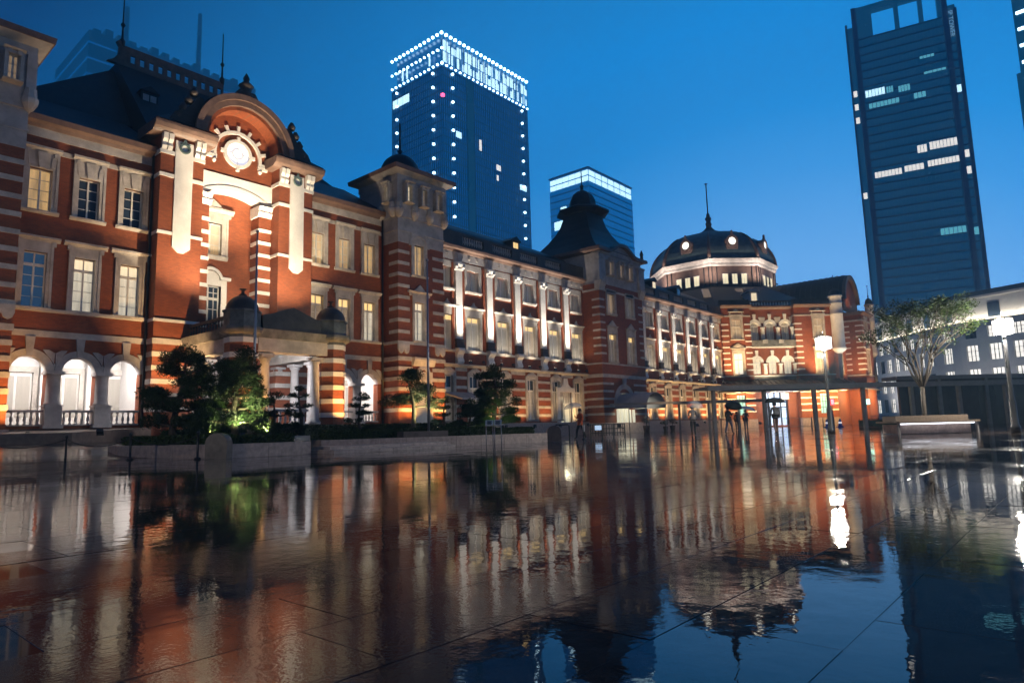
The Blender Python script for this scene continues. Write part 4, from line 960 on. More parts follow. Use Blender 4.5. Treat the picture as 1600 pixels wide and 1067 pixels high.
# body behind the chamfer
core = MB()
cp = [(-39.9, 88.7), (-28.1, 100.5), (-28.1, 121), (-60, 121), (-60, 88.7)]
core.hexa([(x, y, 0) for x, y in cp], [(x, y, 16.9) for x, y in cp])
part('block_core', core, 'brick')
mr = MB(); mr.hexa([(-38.6, 88.8, 16.9), (-28.2, 99.6, 16.9), (-28.2, 121, 16.9), (-62, 121, 16.9), (-62, 88.8, 16.9)], [(-42.5, 96.0, 21.5), (-36.5, 102.5, 21.5), (-36.5, 118, 21.5), (-60, 118, 21.5), (-60, 96, 21.5)])
part('mansard_roof', mr, 'slate')
for t, m_ in ((4.6, 'pane_warm'),):
    f_ = fr(-38.6, 91.0, 45)
    d_ = part('dormer', MB(f_).box(t - .6, t + .6, -2.4, 0.3, 17.6, 19.3), 'white_stone'); part('pane', MB(f_).box(t - .38, t + .38, .3, .34, 17.9, 19.1), m_, d_)
    part('dormer_roof', MB(f_).box(t - .85, t + .85, -2.4, .5, 19.3, 19.5).extr_d([(t - .7, 19.5), (t + .7, 19.5), (t, 19.9)], -2.4, .4), 'stone_grey', d_)
for x, y, z in ((-41.6, 92.5, 19.2), (-38.5, 97.5, 19.5)):
    f_ = fr(x, y, 45); sk = part('skylight', MB(f_).hexa([(-.5, .6, z), (.5, .6, z), (.5, .2, z), (-.5, .2, z)], [(-.5, -.3, z + 1.4), (.5, -.3, z + 1.4), (.5, -.7, z + 1.4), (-.5, -.7, z + 1.4)]), 'curtain_warm')
# west front with projecting gable pavilion and turrets
WX = fr(-26.55, 0, 90)
wall(WX, 99.5, 121, 0, 16.65, [hole('d2', 102.6, 7.3), hole('d3', 102.6, 12.2)], depth=.6)
window('d2', WX, 102.6, 7.3, 'curtain_warm', 'curtain_warm'); window('d3', WX, 102.6, 12.2, 'curtain_warm', 'curtain_warm')
cornice(WX, 99.4, 105.5, [(-.5, 16.55), (.1, 16.55), (.22, 16.75), (.4, 16.85), (.42, 17.0), (-.5, 17.05)], 'copper_brown')
WG = fr(-24.1, 0, 90)
wall(WG, 105.5, 110.6, 0, 15.9, [hole('d2', 107.6, 7.3), hole('d3', 107.6, 12.2)], depth=.6)
window('d2', WG, 107.6, 7.3, 'pane_warm', 'curtain_warm'); window('d3', WG, 107.6, 12.2, 'curtain_warm', 'curtain_warm')
wall(fr(-26.7, 105.496, 0), 0, 2.596, 0, 15.9, (), depth=.5)
part('block_core', MB().box(-27, -24.3, 106.1, 110.5, 0, 15.8), 'brick')
for k in range(9):
    z = 7.75 + k * .80
    part('quoin', MB(WG).box(105.46, 106.4, -.9, .05, z, z + .2), 'white_stone'); part('quoin', MB(fr(-26.7, 105.5, 0)).box(.1, .9, -.05, .05, z, z + .2), 'white_stone')
for z, h in ((6.95, .18), (14.9, .25)): part('string_course', MB(WG).box(105.4, 110.7, -2.55, .08, z, z + h), 'stone')
cornice(WG, 105.2, 110.9, [(-2.7, 15.85), (.1, 15.85), (.3, 16.05), (.5, 16.12), (.5, 16.3), (-2.7, 16.35)], 'copper_brown')
BG = fr(-26.2, 0, 90)
part('gable_front', MB(BG).extr_d([(106.3, 16.9), (114.3, 16.9)] + [(110.3 + 4.0 * cos(pi * k / 20), 18.6 + 4.0 * sin(pi * k / 20)) for k in range(21)], -.6, -.3), 'brick')
part('gable_moulding', MB(BG).ring(110.3, 18.6, 3.5, 4.15, -.3, .15, 0, pi, 30), 'copper_brown')
bv = MB(BG); bv.ring(110.3, 18.6, 3.9, 4.2, -14, -.3, 0, pi, 30)
part('barrel_roof', bv, 'slate')
for k in range(16): part('roof_rib', MB(BG).ring(110.3, 18.6, 4.15, 4.3, -.9 - k * .8, -.75 - k * .8, 0, pi, 20), 'copper_roof')
def turret(x, y, r=.84):
    part('turret', MB().lathe(x, y, [(.06, 9.85), (r * .4, 9.95), (r * .85, 10.25), (r * 1.1, 10.45), (r * 1.1, 10.75), (r, 10.85), (r, 15.4), (r * 1.04, 15.45), (r * 1.04, 15.6), (r, 15.65), (r, 16.9), (r * 1.04, 16.95), (r * 1.04, 17.1), (r, 17.15), (r, 17.85), (r * 1.15, 17.95), (r * 1.15, 18.15)], 20), 'white_stone')
    part('turret_cap', MB().lathe(x, y, [(r * 1.1, 18.15), (r * .9, 18.25), (r * .85, 18.6), (r * .6, 18.95), (r * .15, 19.15), (.06, 19.3), (.14, 19.45), (.04, 19.6), (.04, 21.0), (.12, 21.05), (.01, 21.15)], 16), 'slate')
    part('downpipe', MB().lathe(x, y, [(.26, 6.3), (.26, 9.95)], 10), 'stone')
tv = wpt(D, 16.65, .1, 0); turret(tv.x, tv.y)
turret(-24.35, 112.1, .6)

# ------------------------------------------------ great dome
DC = (-48.0, 109.5)
ap = 9.88; ro = ap / cos(pi / 8)
def octo(mb, prof, smooth=False): return mb.lathe(DC[0], DC[1], prof, 8, pi / 8, smooth)
part('drum', octo(MB(), [((ap - .35) / cos(pi / 8), 20.0), ((ap - .35) / cos(pi / 8), 25.9)]), 'copper_brown')
part('drum_cornice', octo(MB(), [(ro * .97, 25.75), (ro * .985, 25.95), (ro * .985, 26.3), (ro * 1.0, 26.45), (ro * 1.02, 26.9), (ro * .97, 26.95)]), 'stone')
part('drum_skirt', octo(MB(), [(ro * 1.05, 21.2), (ro * 1.0, 22.4), (ro * .96, 22.45)]), 'slate')
dp = []
for k in range(13):
    a = k / 12; th = a * pi / 2 * .86
    dp.append((ro * .975 * cos(th) ** .82, 26.95 + 6.7 * sin(th)))
octo_m = octo(MB(), dp, False)
part('dome', octo_m, 'copper_green')
r_top, z_top = dp[-1]
part('dome_crown', octo(MB(), [(r_top + .1, z_top - .05), (r_top * .93, z_top + .15), (r_top * .6, z_top + .55), (r_top * .35, z_top + 1.0), (r_top * .16, z_top + 1.6), (.45, z_top + 2.0)]), 'copper_roof')
part('dome_finial', MB().lathe(DC[0], DC[1], [(.5, z_top + 1.9), (.55, z_top + 2.3), (.36, z_top + 2.6), (.6, z_top + 3.2), (.34, z_top + 3.5), (.3, z_top + 4.0), (.12, z_top + 4.2), (.1, 43.0), (.35, 43.1), (.02, 43.25)], 10), 'copper_brown')
for j in range(8):
    a = pi / 4 * j                       # face directions
    ar = a + pi / 8
    rb = MB()
    pts = [Vector((DC[0] + (r + .05) * cos(ar), DC[1] + (r + .05) * sin(ar), z + .02)) for r, z in dp[:9]]
    rb.tube(pts, [.34, .33, .3, .28, .25, .22, .18, .14, .08], 6); part('dome_rib', rb, 'copper_brown')
    nx, ny = cos(a), sin(a)
    if nx < -.5 or ny > .8: continue
    f_ = fr(DC[0] + nx * (ap - .35), DC[1] + ny * (ap - .35), math.degrees(a) + 90)
    for k, t in enumerate((-1.55, 0, 1.55)):
        w_ = part('window', MB(f_).box(t - .5, t - .42, 0, .1, 22.75, 24.5).box(t + .42, t + .5, 0, .1, 22.75, 24.5).box(t - .42, t + .42, 0, .1, 22.75, 22.83).box(t - .42, t + .42, 0, .1, 24.42, 24.5).box(t - .02, t + .02, 0, .06, 22.83, 24.42), 'white_paint')
        part('pane', MB(f_).box(t - .42, t + .42, 0, .04, 22.83, 24.42), 'drum_pane', w_)
    for t in (-3.7, -2.9, 2.9, 3.7): part('drum_pilaster', MB(f_).box(t - .06, t + .06, 0, .12, 22.4, 25.6), 'iron')
    # round dormer in the dome
    zc, rr = 29.9, 9.42
    f2 = fr(DC[0] + nx * rr, DC[1] + ny * rr, math.degrees(a) + 90)
    od = part('round_dormer', MB(f2).ring(0, zc, .62, 1.0, -1.2, .25, 0, 2 * pi, 20).extr_d([(-.9, zc - 1.3), (.9, zc - 1.3), (1.0, zc - .6), (-1.0, zc - .6)], -.6, .12).extr_d([(-.5, zc + .9), (.5, zc + .9), (.16, zc + 1.3), (.1, zc + 1.8), (-.1, zc + 1.8), (-.16, zc + 1.3)], -.1, .2), 'copper_brown')
    part('pane', MB(f2).ring(0, zc, .01, .64, -.2, .1, 0, 2 * pi, 20), 'dome_oculus', od)
# canopy round the foot of the block
mat('canopy_metal', (0.10, 0.085, 0.075), 0.4, 0.4, 1.5, metal=.4)
part('canopy_roof', MB(D).hexa([(-1.8, 2.9, 4.85), (18.2, 2.9, 4.85), (16.3, 0, 6.25), (-.4, 0, 6.25)], [(-1.8, 2.9, 5.02), (18.2, 2.9, 5.02), (16.3, 0, 6.42), (-.4, 0, 6.42)]), 'canopy_metal')
for k in range(27):
    t = -1.2 + k * .72
    part('canopy_rib', MB(D).hexa([(t, 2.92, 5.02), (t + .09, 2.92, 5.02), (t + .09, .1, 6.42), (t, .1, 6.42)], [(t, 2.92, 5.12), (t + .09, 2.92, 5.12), (t + .09, .1, 6.52), (t, .1, 6.52)]), 'canopy_metal')
part('canopy_soffit', MB(D).box(-1.2, 17.2, .1, 2.7, 4.72, 4.8), 'white_stone')
part('canopy_roof', MB(WX).hexa([(100.6, 3.0, 4.85), (112, 3.0, 4.85), (112, 0, 6.25), (99.6, 0, 6.25)], [(100.6, 3.0, 5.02), (112, 3.0, 5.02), (112, 0, 6.42), (99.6, 0, 6.42)]), 'canopy_metal')
for t in (1.0, 6.0, 9.2, 13.0, 16.0): part('canopy_lamp', MB(D).box(t - .3, t + .3, 1.2, 1.6, 4.68, 4.72), 'lamp_warm')
# ================================================================== floodlighting of the facades
ORDN = ('first', 'second', 'third', 'fourth', 'fifth', 'sixth', 'seventh', 'eighth', 'ninth', 'tenth', 'eleventh', 'twelfth')
_cnt = {}
def nth(key):
    _cnt[key] = _cnt.get(key, 0) + 1
    return ORDN[_cnt[key] - 1]
WARM, AMBER, WHITE, COOL = (1.0, .80, .54), (1.0, .50, .13), (1.0, .90, .76), (.86, .90, 1.0)
K = 1.5
gp = 'floodlights on the porch roof'
for x, s_, tx, ts, tz, pw, an in ((-33.3, 16.4, -37.05, 15.0, 12.9, 2900, 67), (-33.3, 20.7, -37.05, 22.0, 12.9, 2900, 67), (-33.6, 18.55, -38.9, 18.55, 12.6, 1300, 84), (-33.0, 17.9, -38, 18.55, 17.6, 4200, 52), (-33.0, 19.2, -38, 18.55, 18.2, 4200, 52)):
    floodlight((x, s_, 6.35), (tx, ts, tz), pw * K, WARM, an, nth('p') + ' small black floodlight on the porch roof, aimed up at the central gable', gp, .8)
gp = 'floodlights at the foot of the left pier'
floodlight((-34.6, 14.3, .95), (-37.05, 14.9, 8.5), 2400 * K, (1.0, .62, .28), 70, 'small floodlight on the ground at the foot of the left entrance pier', gp, .9)
# amber uplights against the striped ground storey
gp = 'amber uplights along the wall foot'
for (x, s_), (tx, ts), pw in (((-35.1, 8.1), (-36.3, 7.0), 330), ((-29.6, 21.6), (-31.2, 21.5), 300), ((-29.7, 16.4), (-31.2, 16.3), 220), ((-34.9, 29.0), (-36.3, 30.2), 200), ((-34.9, 33.7), (-36.3, 33.4), 330), ((-35.2, 30.5), (-36.3, 31.0), 160)):
    floodlight((x, s_, 1.0), (tx, ts, 3.6), pw * 2.2 * K, AMBER, 95, nth('a') + ' small amber uplight close to the striped brick wall foot', gp, 1.0)
gp = 'warm lights under the wing cornice'
for s_ in (40.9, 44.6, 48.2, 52.6, 66.8, 70.4, 74.1, 77.8, 81.4, 85.0):
    floodlight((-36.3, s_, .9), (-38, s_, 3.6), (260 if s_ < 60 else 620) * K, (1.0, .60, .24), 110, nth('w') + ' small warm uplight from the left, between ground-floor windows of the wings', gp, 1.0)
# white lights on the pilasters
gp = 'pilaster uplights on the wing cornice'
for i, s_ in enumerate(SP + RP[1:]):
    floodlight((-36.62, s_, 6.0), (-37.78, s_, 14.6), 3800 * K, WHITE, 46, 'small white uplight below the ' + nth('u') + ' white pilaster from the left', gp, 1.0)
gp = 'window uplights on the wing cornice'
for i, s_ in enumerate(SWN[1:] + RWN):
    floodlight((-36.9, s_, 6.1), (-38.0, s_, 9.4), 170 * K, (1.0, .84, .62), 100, 'small dim uplight below the ' + nth('d') + ' tall wing window from the left', gp, 1.0)
# soft light over tower and pavilion brick
gp = 'garden floodlights turned to the towers'
for (x, s_, z), t, pw, c, an in (((-27.5, 28.0, .9), (-36.3, 31.9, 9), 800, (1, .72, .45), 50), ((-24, 50, .6), (-36, 59, 9.5), 1200, (1, .66, .36), 44), ((-27, 26.6, .9), (-38, 27.0, 11), 600, (1, .78, .55), 44), ((-25, 40, .7), (-38, 46, 11.0), 700, (1, .82, .66), 70), ((-25, 66, .6), (-38, 76, 10.5), 800, (1, .84, .68), 70)):
    floodlight((x, s_, z), t, pw * K, c, an, nth('g') + ' small black floodlight in the planting, turned to the facade', gp, 1.0)
gp = 'added fill lights on the left'
floodlight((-30.2, 9.4, 1.0), (-38, 10.6, 9.0), 60 * K, (.95, .85, .85), 80, 'added fill floodlight beside the driveway aimed at the arcade wing', gp, 1.0)  # added as fill for the brick of the left wing
gp = 'floodlights on the end block canopy'
for t, tz, pw, an, c in ((1.2, 11, 3000, 70, (1, .62, .27)), (6.0, 9.0, 1500, 90, (1, .80, .5)), (9.2, 12.5, 1700, 80, (1, .8, .5)), (13.2, 11, 3300, 70, (1, .62, .27))):
    a_ = wpt(D, t, 3.3, 5.3); b_ = wpt(D, t, 0, tz)
    floodlight(a_, b_, pw * K, c, an, nth('c') + ' floodlight on the edge of the end block canopy', gp, 1.0)
for t, pw in ((3.0, 1500), (12.0, 1900)):
    floodlight(wpt(D, t, 5.5, 5.2), wpt(D, t, 0, 14.5), pw * K, (1, .66, .32), 70, nth('c') + ' floodlight on the edge of the end block canopy', gp, 1.0)
floodlight(wpt(D, 17.6, 4.0, 5.2), wpt(D, 16.65, .2, 13.5), 1500 * K, (1, .93, .8), 40, nth('c') + ' floodlight on the edge of the end block canopy', gp, 1.0)
floodlight((-23.0, 103.2, 5.4), (-26.4, 104.2, 12), 1700 * K, (1, .62, .3), 100, nth('c') + ' floodlight on the edge of the end block canopy', gp, 1.0)
floodlight((-20.6, 107.5, 5.4), (-24.1, 107.8, 12), 1700 * K, (1, .62, .3), 90, nth('c') + ' floodlight on the edge of the end block canopy', gp, 1.0)
floodlight((-24.6, 106.8, 16.6), (-26.4, 110.5, 20.8), 420 * K, (1, .7, .42), 80, nth('c') + ' floodlight on the edge of the end block canopy', gp, 1.0)
# linear lamps under the canopy edge, turned to the wall
for t, pw, col_ in ((2.0, 260, (1, .60, .20)), (7.3, 240, (.9, .95, 1.0)), (11.6, 240, (1, .60, .20)), (14.8, 280, (1, .60, .20))):
    area(wpt(D, t, 2.3, 4.55), wpt(D, t, 0, 2.2) - wpt(D, t, 2.3, 4.55), 1.8, .25, pw * K, col_, ST)
area((-23.9, 103.0, 4.5), (-1, 0, -.8), 2.0, .25, 300 * K, (1, .62, .25), ST); area((-21.6, 107.8, 4.5), (-1, 0, -.8), 2.0, .25, 300 * K, (1, .62, .25), ST)
# dome: light washing up from the drum cornice
gp = 'dome ring floodlights'
for j in (5, 6, 7, 0):
    a = pi / 4 * j
    for da in (-.33, .33):
        ar = a + da
        c_ = Vector((DC[0] + 13.2 * cos(ar), DC[1] + 13.2 * sin(ar), 22.2))
        floodlight(c_, (DC[0] + 9.0 * cos(ar), DC[1] + 9.0 * sin(ar), 29.2), 1150 * K, (1, .85, .76), 100, nth('o') + ' small floodlight on the roof ring at the foot of the dome', gp, 1.0)

# ================================================================== far buildings
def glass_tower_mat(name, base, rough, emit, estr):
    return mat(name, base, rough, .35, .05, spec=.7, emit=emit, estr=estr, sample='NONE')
glass_tower_mat('tower_glass_glow', (.006, .06, .14), .18, (.0, .13, .42), .85)  # blue glow put into the glass so the far towers come out lighter
glass_tower_mat('tower_glass_dark_glow', (.003, .03, .055), .15, (.0, .075, .18), .55)  # weaker glow put into the dark glass likewise
mat('tower_mullion', (.012, .07, .14), .4)
mat('tower_lamp', (1, 1, 1), .4, emit=(.55, .85, 1.0), estr=7.0, sample='NONE')
mat('tower_window', (.8, .9, 1), .4, .5, .12, emit=(.55, .86, 1.0), estr=1.9, sample='NONE')
mat('tower_window_white', (.9, .9, .9), .4, .4, .5, emit=(1.0, .94, .84), estr=1.25, sample='NONE')
mat('tower_window_teal', (.6, .8, .8), .4, .6, .5, emit=(.16, .62, .75), estr=.8, sample='NONE')
mat('beacon_red', (1, .1, .2), .4, emit=(1, .08, .2), estr=5, sample='NONE')
def lamp_box(parent, x, y, z, s, m='tower_lamp', name='lamp'):
    MB().box(x - s, x + s, y - s, y + s, z - s, z + s).build(name, m, parent)
# --- tower with a lantern crown
x0, x1, y0, y1, H1 = -272, -232, 219, 287, 203
TA = thing('skyscraper', 'blue glass skyscraper with glittering white light points and a bright lantern crown', 'skyscraper', (-252, 253, 0))
MB().box(x0, x1, y0, y1, 0, H1 - 17).build('shaft', 'tower_glass_glow', TA)
MB().box(x0 + 2, x1 - 2, y0 + 2, y1 - 2, H1 - 17, H1).build('crown_core', 'tower_glass_glow', TA)
mu = MB()
for k in range(46): y = y0 + .5 + k * (y1 - y0 - 1) / 45; mu.box(x1, x1 + .45, y - .16, y + .16, 8, H1 - 18)
for k in range(28): x = x0 + .5 + k * (x1 - x0 - 1) / 27; mu.box(x - .16, x + .16, y0 - .45, y0, 8, H1 - 18)
mo = mu.build('mullion', 'tower_mullion', TA); mo['kind'] = 'stuff'
fl = MB()
for k in range(44): z = 10 + k * 4.05; fl.box(x0 - .0, x1 + .25, y0 - .25, y1, z, z + .5)
f_o = fl.build('floor_band', 'tower_mullion', TA); f_o['kind'] = 'stuff'
MB().box(x1, x1 + .7, y0 + 17, y0 + 22, 8, H1 - 18).build('gap_shade', 'tower_glass_dark_glow', TA)  # raised darker strip; the shade of a gap is put into its colour
for z in [8 + k * 7.6 for k in range(24)]:
    if z > H1 - 20: break
    for (x, y) in ((x1 + .9, y0 + 6.5), (x1 + .9, y1 - 6), (x1 - 6, y0 - .9), (x0 + 5, y0 - .9)): lamp_box(TA, x, y, z, .5)
rt = random.Random(4)
for k in range(22): y = y0 + k * (y1 - y0) / 21; lamp_box(TA, x1, y, H1 + .4, .6); lamp_box(TA, x1, y, H1 - 16.5, .45)
for k in range(13): x = x0 + k * (x1 - x0) / 12; lamp_box(TA, x, y0, H1 + .4, .55); lamp_box(TA, x, y0, H1 - 8, .45); lamp_box(TA, x, y0, H1 - 16, .45)
for k in range(34):
    y = y0 + 1.2 + k * 2.0
    for r in range(2):
        z = H1 - 14.5 + r * 6.2
        if rt.random() < .86: MB().box(x1 - .5, x1 - .1, y, y + (1.4 if rt.random() < .6 else .7), z, z + rt.choice((5.4, 5.4, 3.6))).build('crown_panel', 'tower_window', TA)
for k in range(10):
    if rt.random() < .55: x = x1 - 3 - k * 3.6; MB().box(x, x + .9, y0 + .1, y0 + .5, H1 - 14 + rt.choice((0, 5)), H1 - 8).build('crown_panel', 'tower_window', TA)
for k in range(23): MB().tube([(x1 + .2, y0 + k * (y1 - y0) / 22, H1 - 17), (x1 + .2, y0 + k * (y1 - y0) / 22, H1 + .5)], .16, 5).build('crown_post', 'tower_mullion', TA)
for (ya, yb, z, h, m_) in ((y0 + 9, y0 + 13, 150, 3.2, 0), (y0 + 26, y0 + 28, 148, 6, 1), (y0 + 39, y0 + 43, 141, 3, 1), (y0 + 39, y0 + 41, 135, 3, 1), (y0 + 7, y0 + 25, 97, 3.4, 0), (y0 + 7, y0 + 25, 88, 3.0, 0), (y1 - 9, y1 - 3, 135, 3, 0), (y0 + 22, y0 + 58, 56, 2.6, 0), (y0 + 26, y0 + 50, 52, 2, 0), (y0 + 55, y0 + 59, 60, 3, 0)):
    n = max(1, int((yb - ya) / 2.2))
    for k in range(n):
        if n > 3 and rt.random() < .2: continue
        MB().box(x1 + .1, x1 + .5, ya + (yb - ya) * k / n + .2, ya + (yb - ya) * (k + 1) / n - .2, z, z + h).build('lit_window', 'tower_window' if not m_ else 'tower_window_white', TA)
for (xa, xb, z, h) in ((x0 + 1, x0 + 15, 175, 4.5), (x0 + 1, x0 + 12, 137, 3.4), (x1 - 8, x1 - 1, 96, 3.2)):
    n = int((xb - xa) / 2)
    for k in range(n): MB().box(xa + k * 2 + .2, xa + k * 2 + 1.8, y0 - .5, y0 - .1, z, z + h).build('lit_window', 'tower_window', TA)
lamp_box(TA, x1 + .6, y0 - .3, H1 - 34, .7, 'beacon_red', 'beacon')
# --- lower tower behind the bell roof
x0, x1, y0, y1, H2 = -232, -204, 306, 354, 148
TB = thing('office_tower', 'lower blue glass tower with two lit rows under its roof edge, behind the bell roof', 'office tower', (-218, 330, 0))
MB().box(x0, x1, y0, y1, 0, H2 - 8).build('shaft', 'tower_glass_glow', TB)
MB().box(x0 + .5, x1 - .5, y0 + .5, y1 - .5, H2 - 8, H2).build('crown_core', 'tower_glass_glow', TB)
fl = MB()
for k in range(34): fl.box(x0, x1 + .3, y0 - .3, y1, 5 + k * 4, 5.5 + k * 4)
q = fl.build('floor_band', 'tower_mullion', TB); q['kind'] = 'stuff'
for r in range(2):
    for k in range(7): MB().box(x1 - .2, x1 + .1, y0 + 1 + k * 6.7, y0 + 6.6 + k * 6.7, H2 - 7.4 + r * 3.6, H2 - 4.6 + r * 3.6).build('lit_window', 'tower_window', TB)
    for k in range(6): MB().box(x0 + .6 + k * 4.6, x0 + 4.8 + k * 4.6, y0 - .1, y0 + .2, H2 - 7.4 + r * 3.6, H2 - 4.6 + r * 3.6).build('lit_window', 'tower_window', TB)
MB().box(x0 - .3, x1 + .4, y0 - .4, y1 + .3, H2, H2 + .8).build('roof_edge', 'tower_mullion', TB)
for (xa, xb, z, h) in ((x0 + 3, x0 + 12, 116, 5), (x0 + 8, x0 + 12, 126, 3), (x0 + 9, x0 + 14, 100, 3)): MB().box(xa, xb, y0 - .5, y0 - .1, z, z + h).build('lit_window', 'tower_window', TB)
MB().box(x1 + .1, x1 + .5, y0 + 24, y0 + 29, 104, 108.5).build('lit_window', 'tower_window', TB)
for k in range(9): lamp_box(TB, x0 + 13, y0 - .7, 92 + k * 4, .4)
# --- tall dark tower on the right
HJ = 206
TJ = thing('skyscraper', 'tall dark teal glass skyscraper with an open frame at its top, right of the dome', 'skyscraper', (-50, 375, 0))
J = fr(-74.5, 350, 12.0)          # face towards the plaza, t to the right
mb = MB(J); mb.box(3.6, 41, -30, 0, 0, HJ - 17); mb.build('shaft', 'tower_glass_dark_glow', TJ)
MB(J).box(0, 3.2, -30, -3, 0, HJ - 8).build('side_shaft', 'tower_glass_dark_glow', TJ)
MB(J).box(41, 46.6, -24, -3.5, 0, HJ - 10).build('side_shaft', 'tower_glass_dark_glow', TJ)
for t in (3.2, 41): MB(J).box(t, t + 2.2, -3, 1.0, 0, HJ).build('fin', 'tower_mullion', TJ)
MB(J).box(0, 1, -31, -2.6, 0, HJ - 6).build('fin', 'tower_mullion', TJ)
MB(J).box(45.6, 47.2, -24.5, -3, 0, HJ - 12).build('fin', 'tower_mullion', TJ)
for a, b, c, e in ((5.4, 41, HJ - 3.5, HJ), (5.4, 12, HJ - 17, HJ - 3.5), (21.5, 23.5, HJ - 17, HJ - 3.5), (31.5, 33.5, HJ - 17, HJ - 3.5), (39, 41, HJ - 17, HJ - 3.5)): MB(J).box(a, b, -3, .2, c, e).build('roof_frame', 'tower_glass_dark_glow', TJ)
fl = MB(J)
for k in range(44): fl.box(5.4, 41, 0, .25, 8 + k * 4.2, 8.7 + k * 4.2); fl.box(43.2, 45.6, -3.5, -3.2, 8 + k * 4.2, 8.8 + k * 4.2)
for k in range(23): fl.box(5.4 + k * 1.6, 5.55 + k * 1.6, 0, .35, 8, HJ - 17)
q = fl.build('mullion', 'tower_mullion', TJ); q['kind'] = 'stuff'
def strip(t0, t1, z, h, m_, n):
    for k in range(n): MB(J).box(t0 + (t1 - t0) * k / n + .12, t0 + (t1 - t0) * (k + 1) / n - .12, .26, .5, z, z + h).build('lit_window', m_, TJ)
strip(6, 14.5, 158, 3.4, 'tower_window', 6); strip(15, 18, 158, 3, 'tower_window_teal', 3); strip(20, 25, 157, 3, 'tower_window_teal', 4); strip(7, 20, 152, 2.4, 'tower_window_teal', 8); strip(26, 31, 152, 2.6, 'tower_window_teal', 3)
strip(25, 29, 125, 3.6, 'tower_window_white', 3); strip(30, 41, 125.5, 3.6, 'tower_window_white', 8); strip(6.5, 18, 116.5, 2.8, 'tower_window_white', 8); strip(19, 27, 117, 2.8, 'tower_window_white', 5); strip(28.5, 41, 117.5, 2.8, 'tower_window_white', 9)
strip(30.5, 40.5, 84, 3, 'tower_window_teal', 6); strip(14, 20, 26, 3, 'tower_window_teal', 3); strip(21, 22.5, 27, 3, 'tower_window_teal', 1); strip(31, 40, 163, 1.0, 'tower_window_teal', 5); strip(30, 36, 171, 1.2, 'tower_window_teal', 4)
for z in (161, 154, 147, 108): MB(J).box(.9, 2.6, -2.9, -2.6, z, z + 3).build('lit_window', 'tower_window_white', TJ)
for z, m_ in ((152, 'tower_window'), (120, 'tower_window_white'), (112, 'tower_window_white'), (83, 'tower_window_teal')): MB(J).box(43.4, 45.4, -3.4, -3.0, z, z + 3.4).build('lit_window', m_, TJ)
cu = bpy.data.curves.new('tower_lettering', 'FONT'); cu.body = 'JP TOWER'; cu.size = 2.9; cu.extrude = .1
co = bpy.data.objects.new('tower_lettering', cu); link(co)
bpy.context.view_layer.update()
dg = bpy.context.evaluated_depsgraph_get(); me = bpy.data.meshes.new_from_object(co.evaluated_get(dg)); bpy.data.objects.remove(co)
mat('letter_pale', (.6, .75, .9), .4, emit=(.3, .6, .85), estr=.6, sample='NONE'); me.materials.clear(); me.materials.append(M['letter_pale'])
lo_ = bpy.data.objects.new('lettering', me); link(lo_)
Rm = Matrix.Translation(wpt(J, 43.5, -2.9, HJ - 13)) @ Matrix.Rotation(J[2], 4, 'Z') @ Matrix.Rotation(radians(90), 4, 'X') @ Matrix.Rotation(radians(-90), 4, 'Z')
lo_.matrix_basis = Rm; attach(lo_, TJ)
# --- dark tower cut by the right edge, with rows of light bars
TR = thing('office_tower', 'near-black tower at the right picture edge with slanting white light bars on its corner', 'office tower', (20, 300, 0))
R_f = fr(-6.6, 278, -4)
MB(R_f).box(0, 60, -40, 0, 0, 230).build('shaft', 'tower_glass_dark_glow', TR)
MB(R_f).box(-1.4, 0, -38, -2, 0, 118).build('side_shaft', 'tower_glass_dark_glow', TR)
for k in range(27):
    MB(R_f).box(.8, 4.6, .1, .5, 60 + k * 6.0, 60.9 + k * 6.0).build('light_bar', 'tower_lamp', TR)
# --- tower lost in low cloud, far left
TL = thing('office_tower', 'faint broad tower dissolving into the mist above the left roofs', 'office tower', (-530, 215, 0))
MB().box(-600, -520, 141, 268, 0, 296).build('shaft', 'tower_glass_dark_glow', TL)
fl = MB()
for k in range(24): fl.box(-600, -519.6, 140.6, 268, 10 + k * 12, 11.2 + k * 12)
q = fl.build('floor_band', 'tower_glass_glow', TL); q['kind'] = 'stuff'
for k in range(16): MB().box(-535, -521, 144 + k * 8, 149 + k * 8, 296, 299 + (k * 7) % 4).build('roof_plant', 'tower_glass_dark_glow', TL)
for y, h in ((178, 350), (236, 372)): MB().tube([(-560, y, 296), (-560, y, h)], [2.5, 1.8], 8).build('mast', 'tower_glass_dark_glow', TL)
for z in (246, 252): MB().box(-519.3, -519, 158, 172, z, z + 2).build('lit_window', 'tower_window', TL)
# --- lattice mast seen above the end block
TM = thing('radio_mast', 'distant slim lattice mast above the barrel roof', 'mast', (-190, 640, 0))
for dx, hh in ((0, 116), (5.5, 106)):
    MB().tube([(-190 + dx, 640, 60), (-190 + dx, 640, 92), (-190 + dx, 640, hh)], [1.0, .7, .12], 6).build('mast_shaft', 'tower_glass_glow', TM)
MB().box(-194, -182, 636, 644, 60, 90).build('mast_base', 'tower_glass_glow', TM)
